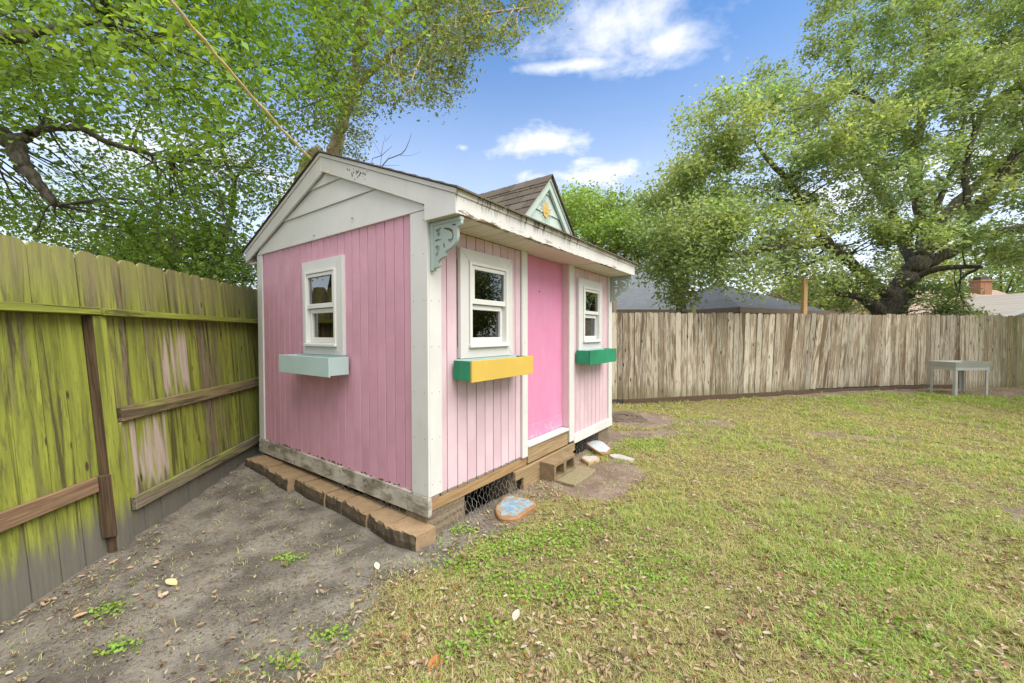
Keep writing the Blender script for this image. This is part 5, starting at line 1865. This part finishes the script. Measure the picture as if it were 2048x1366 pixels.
# fallen leaves: curled, tan to rust
def litter(n, size0, size1, dens, dull=False):
    x, y = scatter(n, 1.2, 10.5)
    k = RNG.random(len(x)) < dens(x, y)
    x, y = x[k], y[k]
    m = len(x)
    l = size0 + (size1 - size0) * RNG.random(m) ** 1.6
    w = l * (.34 + .2 * RNG.random(m))
    a = RNG.random(m) * 2 * pi
    tilt, roll = RNG.normal(size=m) * .28, RNG.normal(size=m) * .35
    A = np.stack([np.cos(a) * np.cos(tilt), np.sin(a) * np.cos(tilt), np.sin(tilt)], 1)
    B0 = np.stack([-np.sin(a), np.cos(a), a * 0], 1)
    N0 = np.cross(A, B0)
    B = B0 * np.cos(roll)[:, None] + N0 * np.sin(roll)[:, None]
    N = np.cross(A, B)
    curl = (RNG.random(m) - .3) * .5
    C = np.stack([x, y, gzf(x, y) + .006 + .012 * RNG.random(m) + np.abs(np.sin(tilt)) * l * .4], 1)
    L_, W_ = l[:, None], w[:, None]
    c_ = curl[:, None]
    V = np.stack([C - A * L_ * .5 + N * L_ * c_ * .4, C - A * L_ * .18 - B * W_ * .42 + N * W_ * .25, C + A * L_ * .22 - B * W_ * .40 + N * W_ * .25, C + A * L_ * .5 + N * L_ * c_ * .4,
                  C + A * L_ * .22 + B * W_ * .40 + N * W_ * .25, C - A * L_ * .18 + B * W_ * .42 + N * W_ * .25, C - A * L_ * .15, C + A * L_ * .2], 1).reshape(-1, 3)
    i = np.arange(m)[:, None] * 8
    F = np.concatenate([i + np.array([[0, 6, 1, 1]]), i + np.array([[1, 6, 7, 2]]), i + np.array([[2, 7, 3, 3]]), i + np.array([[0, 5, 6, 6]]), i + np.array([[5, 4, 7, 6]]), i + np.array([[4, 3, 7, 7]])])
    tri = F[F[:, 2] == F[:, 3]][:, :3]
    qd = F[F[:, 2] != F[:, 3]]
    allt = np.concatenate([tri, qd[:, [0, 1, 2]], qd[:, [0, 2, 3]]])
    pal = np.array([(.34, .25, .16), (.42, .335, .235), (.25, .16, .095), (.38, .28, .175), (.29, .13, .06), (.15, .10, .06), (.50, .44, .34), (.27, .25, .11)])
    t = pal[RNG.choice(8, m, p=[.22, .2, .16, .16, .06, .10, .06, .04])] * (.75 + .45 * RNG.random(m))[:, None]
    if dull:
        t = t * (.22 + .75 * RNG.random(m) ** 1.5)[:, None]
    return quads_mesh('fallen_leaves', V, allt, np.repeat(t, 8, 0))


def ld(x, y):
    d = dirt_mask(x, y)
    lump = sstep(fbm(x * 2.0, y * 2.0, 71), .42, .66)
    b = np.where(d > .5, .025 + .16 * lump ** 2 + .25 * (d < .93), .45 + .60 * lump)
    u, v = shed_uv(x, y)
    b = b + .7 * (np.abs(v + .25) < .2) * (u > -.1) * (u < 1.6)
    fx = -3.0 - (y - 3.0) * .12
    b = b + .6 * sstep(x - fx, .40, .02) * sstep(fbm(x * 1.6, y * 1.6, 77), .35, .6)
    b = b + .5 * sstep(ell(x, y, -.35, 1.75, .9, .4), 1.1, .3)
    fy = FB['A'][1] + (x - FB['A'][0]) * .105
    b = b + .8 * sstep(fy - y, .7, .1)
    return b


tag(link('fallen_leaves', litter(50000, .017, .047, ld), MAT['litter_leaf']), 'scattered tan and rust fallen leaves over lawn and soil', 'leaf litter', kind='stuff')
cx_, cy_ = scatter(90000, 1.2, 8.0)
k = RNG.random(len(cx_)) < .10 + .9 * sstep(fbm(cx_ * 2.4, cy_ * 2.4, 81), .38, .66)
cx_, cy_ = cx_[k], cy_[k]
n = len(cx_)
pal = np.array([(.30, .22, .14), (.17, .115, .07), (.08, .058, .04), (.36, .29, .19), (.20, .10, .05), (.24, .24, .09)])
t = pal[RNG.choice(6, n, p=[.25, .25, .25, .12, .06, .07])] * (.6 + .7 * RNG.random(n))[:, None]
me = leaf_mesh('leaf_crumbs', np.stack([cx_, cy_, gzf(cx_, cy_) + .003 + .004 * RNG.random(n)], 1), .006 + .014 * RNG.random(n) ** 2, t, droop=0, upness=1.6, aspect=.5)
tag(link('leaf_crumbs', me, MAT['litter_leaf']), 'small broken leaf crumbs and husks on the soil', 'leaf litter', kind='stuff')

# fallen twigs
mb = MB()
for i in range(800):
    y = 1.3 * (7.5 / 1.3) ** random.random()
    x = random.uniform(-1.4, 1.4) * y
    if not keep(np.array([x]), np.array([y]))[0]:
        continue
    a, l = random.uniform(0, 2 * pi), random.uniform(.03, .16) * (1.5 if random.random() < .1 else 1)
    z = ground_z(x, y) + .006
    p = [Vector((x + (t_ - .5) * l * cos(a) + random.gauss(0, .05) * l, y + (t_ - .5) * l * sin(a) + random.gauss(0, .05) * l, z + .008 * random.random())) for t_ in (0, .35, .7, 1)]
    r = random.uniform(.0009, .0024)
    mb.tube(p, [r, r, r * .8, r * .5], 4, False)
tag(mb.build('fallen_twigs', MAT['twig_bark']), 'thin dry twigs strewn across the yard', 'twigs', kind='stuff')

# a few leaves large enough to pick out one by one
for px, py, ln, col_, lab in ((342, 1166, .085, (.55, .50, .28), 'pale upright yellowish fallen leaf on the grey soil beside a small sprout'),
                              (329, 1189, .055, (.56, .46, .32), 'cream oval fallen leaf lying flat on the grey soil'),
                              (160, 1222, .065, (.50, .34, .2), 'tan folded fallen leaf on the debris near the mossy fence'),
                              (1033, 1227, .075, (.62, .56, .46), 'whitish round fallen leaf with long stalk on the lawn'),
                              (887, 1177, .060, (.44, .46, .28), 'pale green fallen leaf at the edge of the bare soil'),
                              (754, 1133, .060, (.52, .55, .42), 'pale mint fallen leaf on the soil in front of the blocks'),
                              (868, 1327, .085, (.42, .17, .06), 'rust red curled fallen leaf in the leaf drift at the bottom')):
    p = at_ground(px, py, .02)
    z = ground_z(p.x, p.y)
    q = 10
    a = random.uniform(0, pi)
    V, F = [], []
    for i in range(q + 1):
        t_ = i / q
        w = ln * .30 * sin(pi * min(1, t_ * .94 + .03)) ** .8
        cz = .25 * ln * (t_ - .5) ** 2
        for k in (-1, 0, 1):
            V.append((ln * (t_ - .5), k * w, cz + abs(k) * w * .45))
    for i in range(q):
        for k in range(2):
            b = i * 3 + k
            F.append((b, b + 3, b + 4, b + 1))
    mb = MB().add(V, F)
    me = mb.mesh('fallen_leaf', 0, True)
    tn = me.attributes.new('tint', 'FLOAT_COLOR', 'POINT')
    tn.data.foreach_set('color', np.tile([*col_, 1.0], len(V)).astype(np.float32))
    o = link('fallen_leaf', me, MAT['litter_leaf'], None, (p.x, p.y, z + .012))
    o.rotation_euler = (random.uniform(-.2, .2), random.uniform(-.5, .1), a)
    tag(o, lab, 'leaf', 'large fallen leaves')
    MB().tube([(-ln * .5, 0, ln * .06), (-ln * .75, .004, ln * .02)], .0012, 4).build('leaf_stalk', MAT['twig_bark'], o)
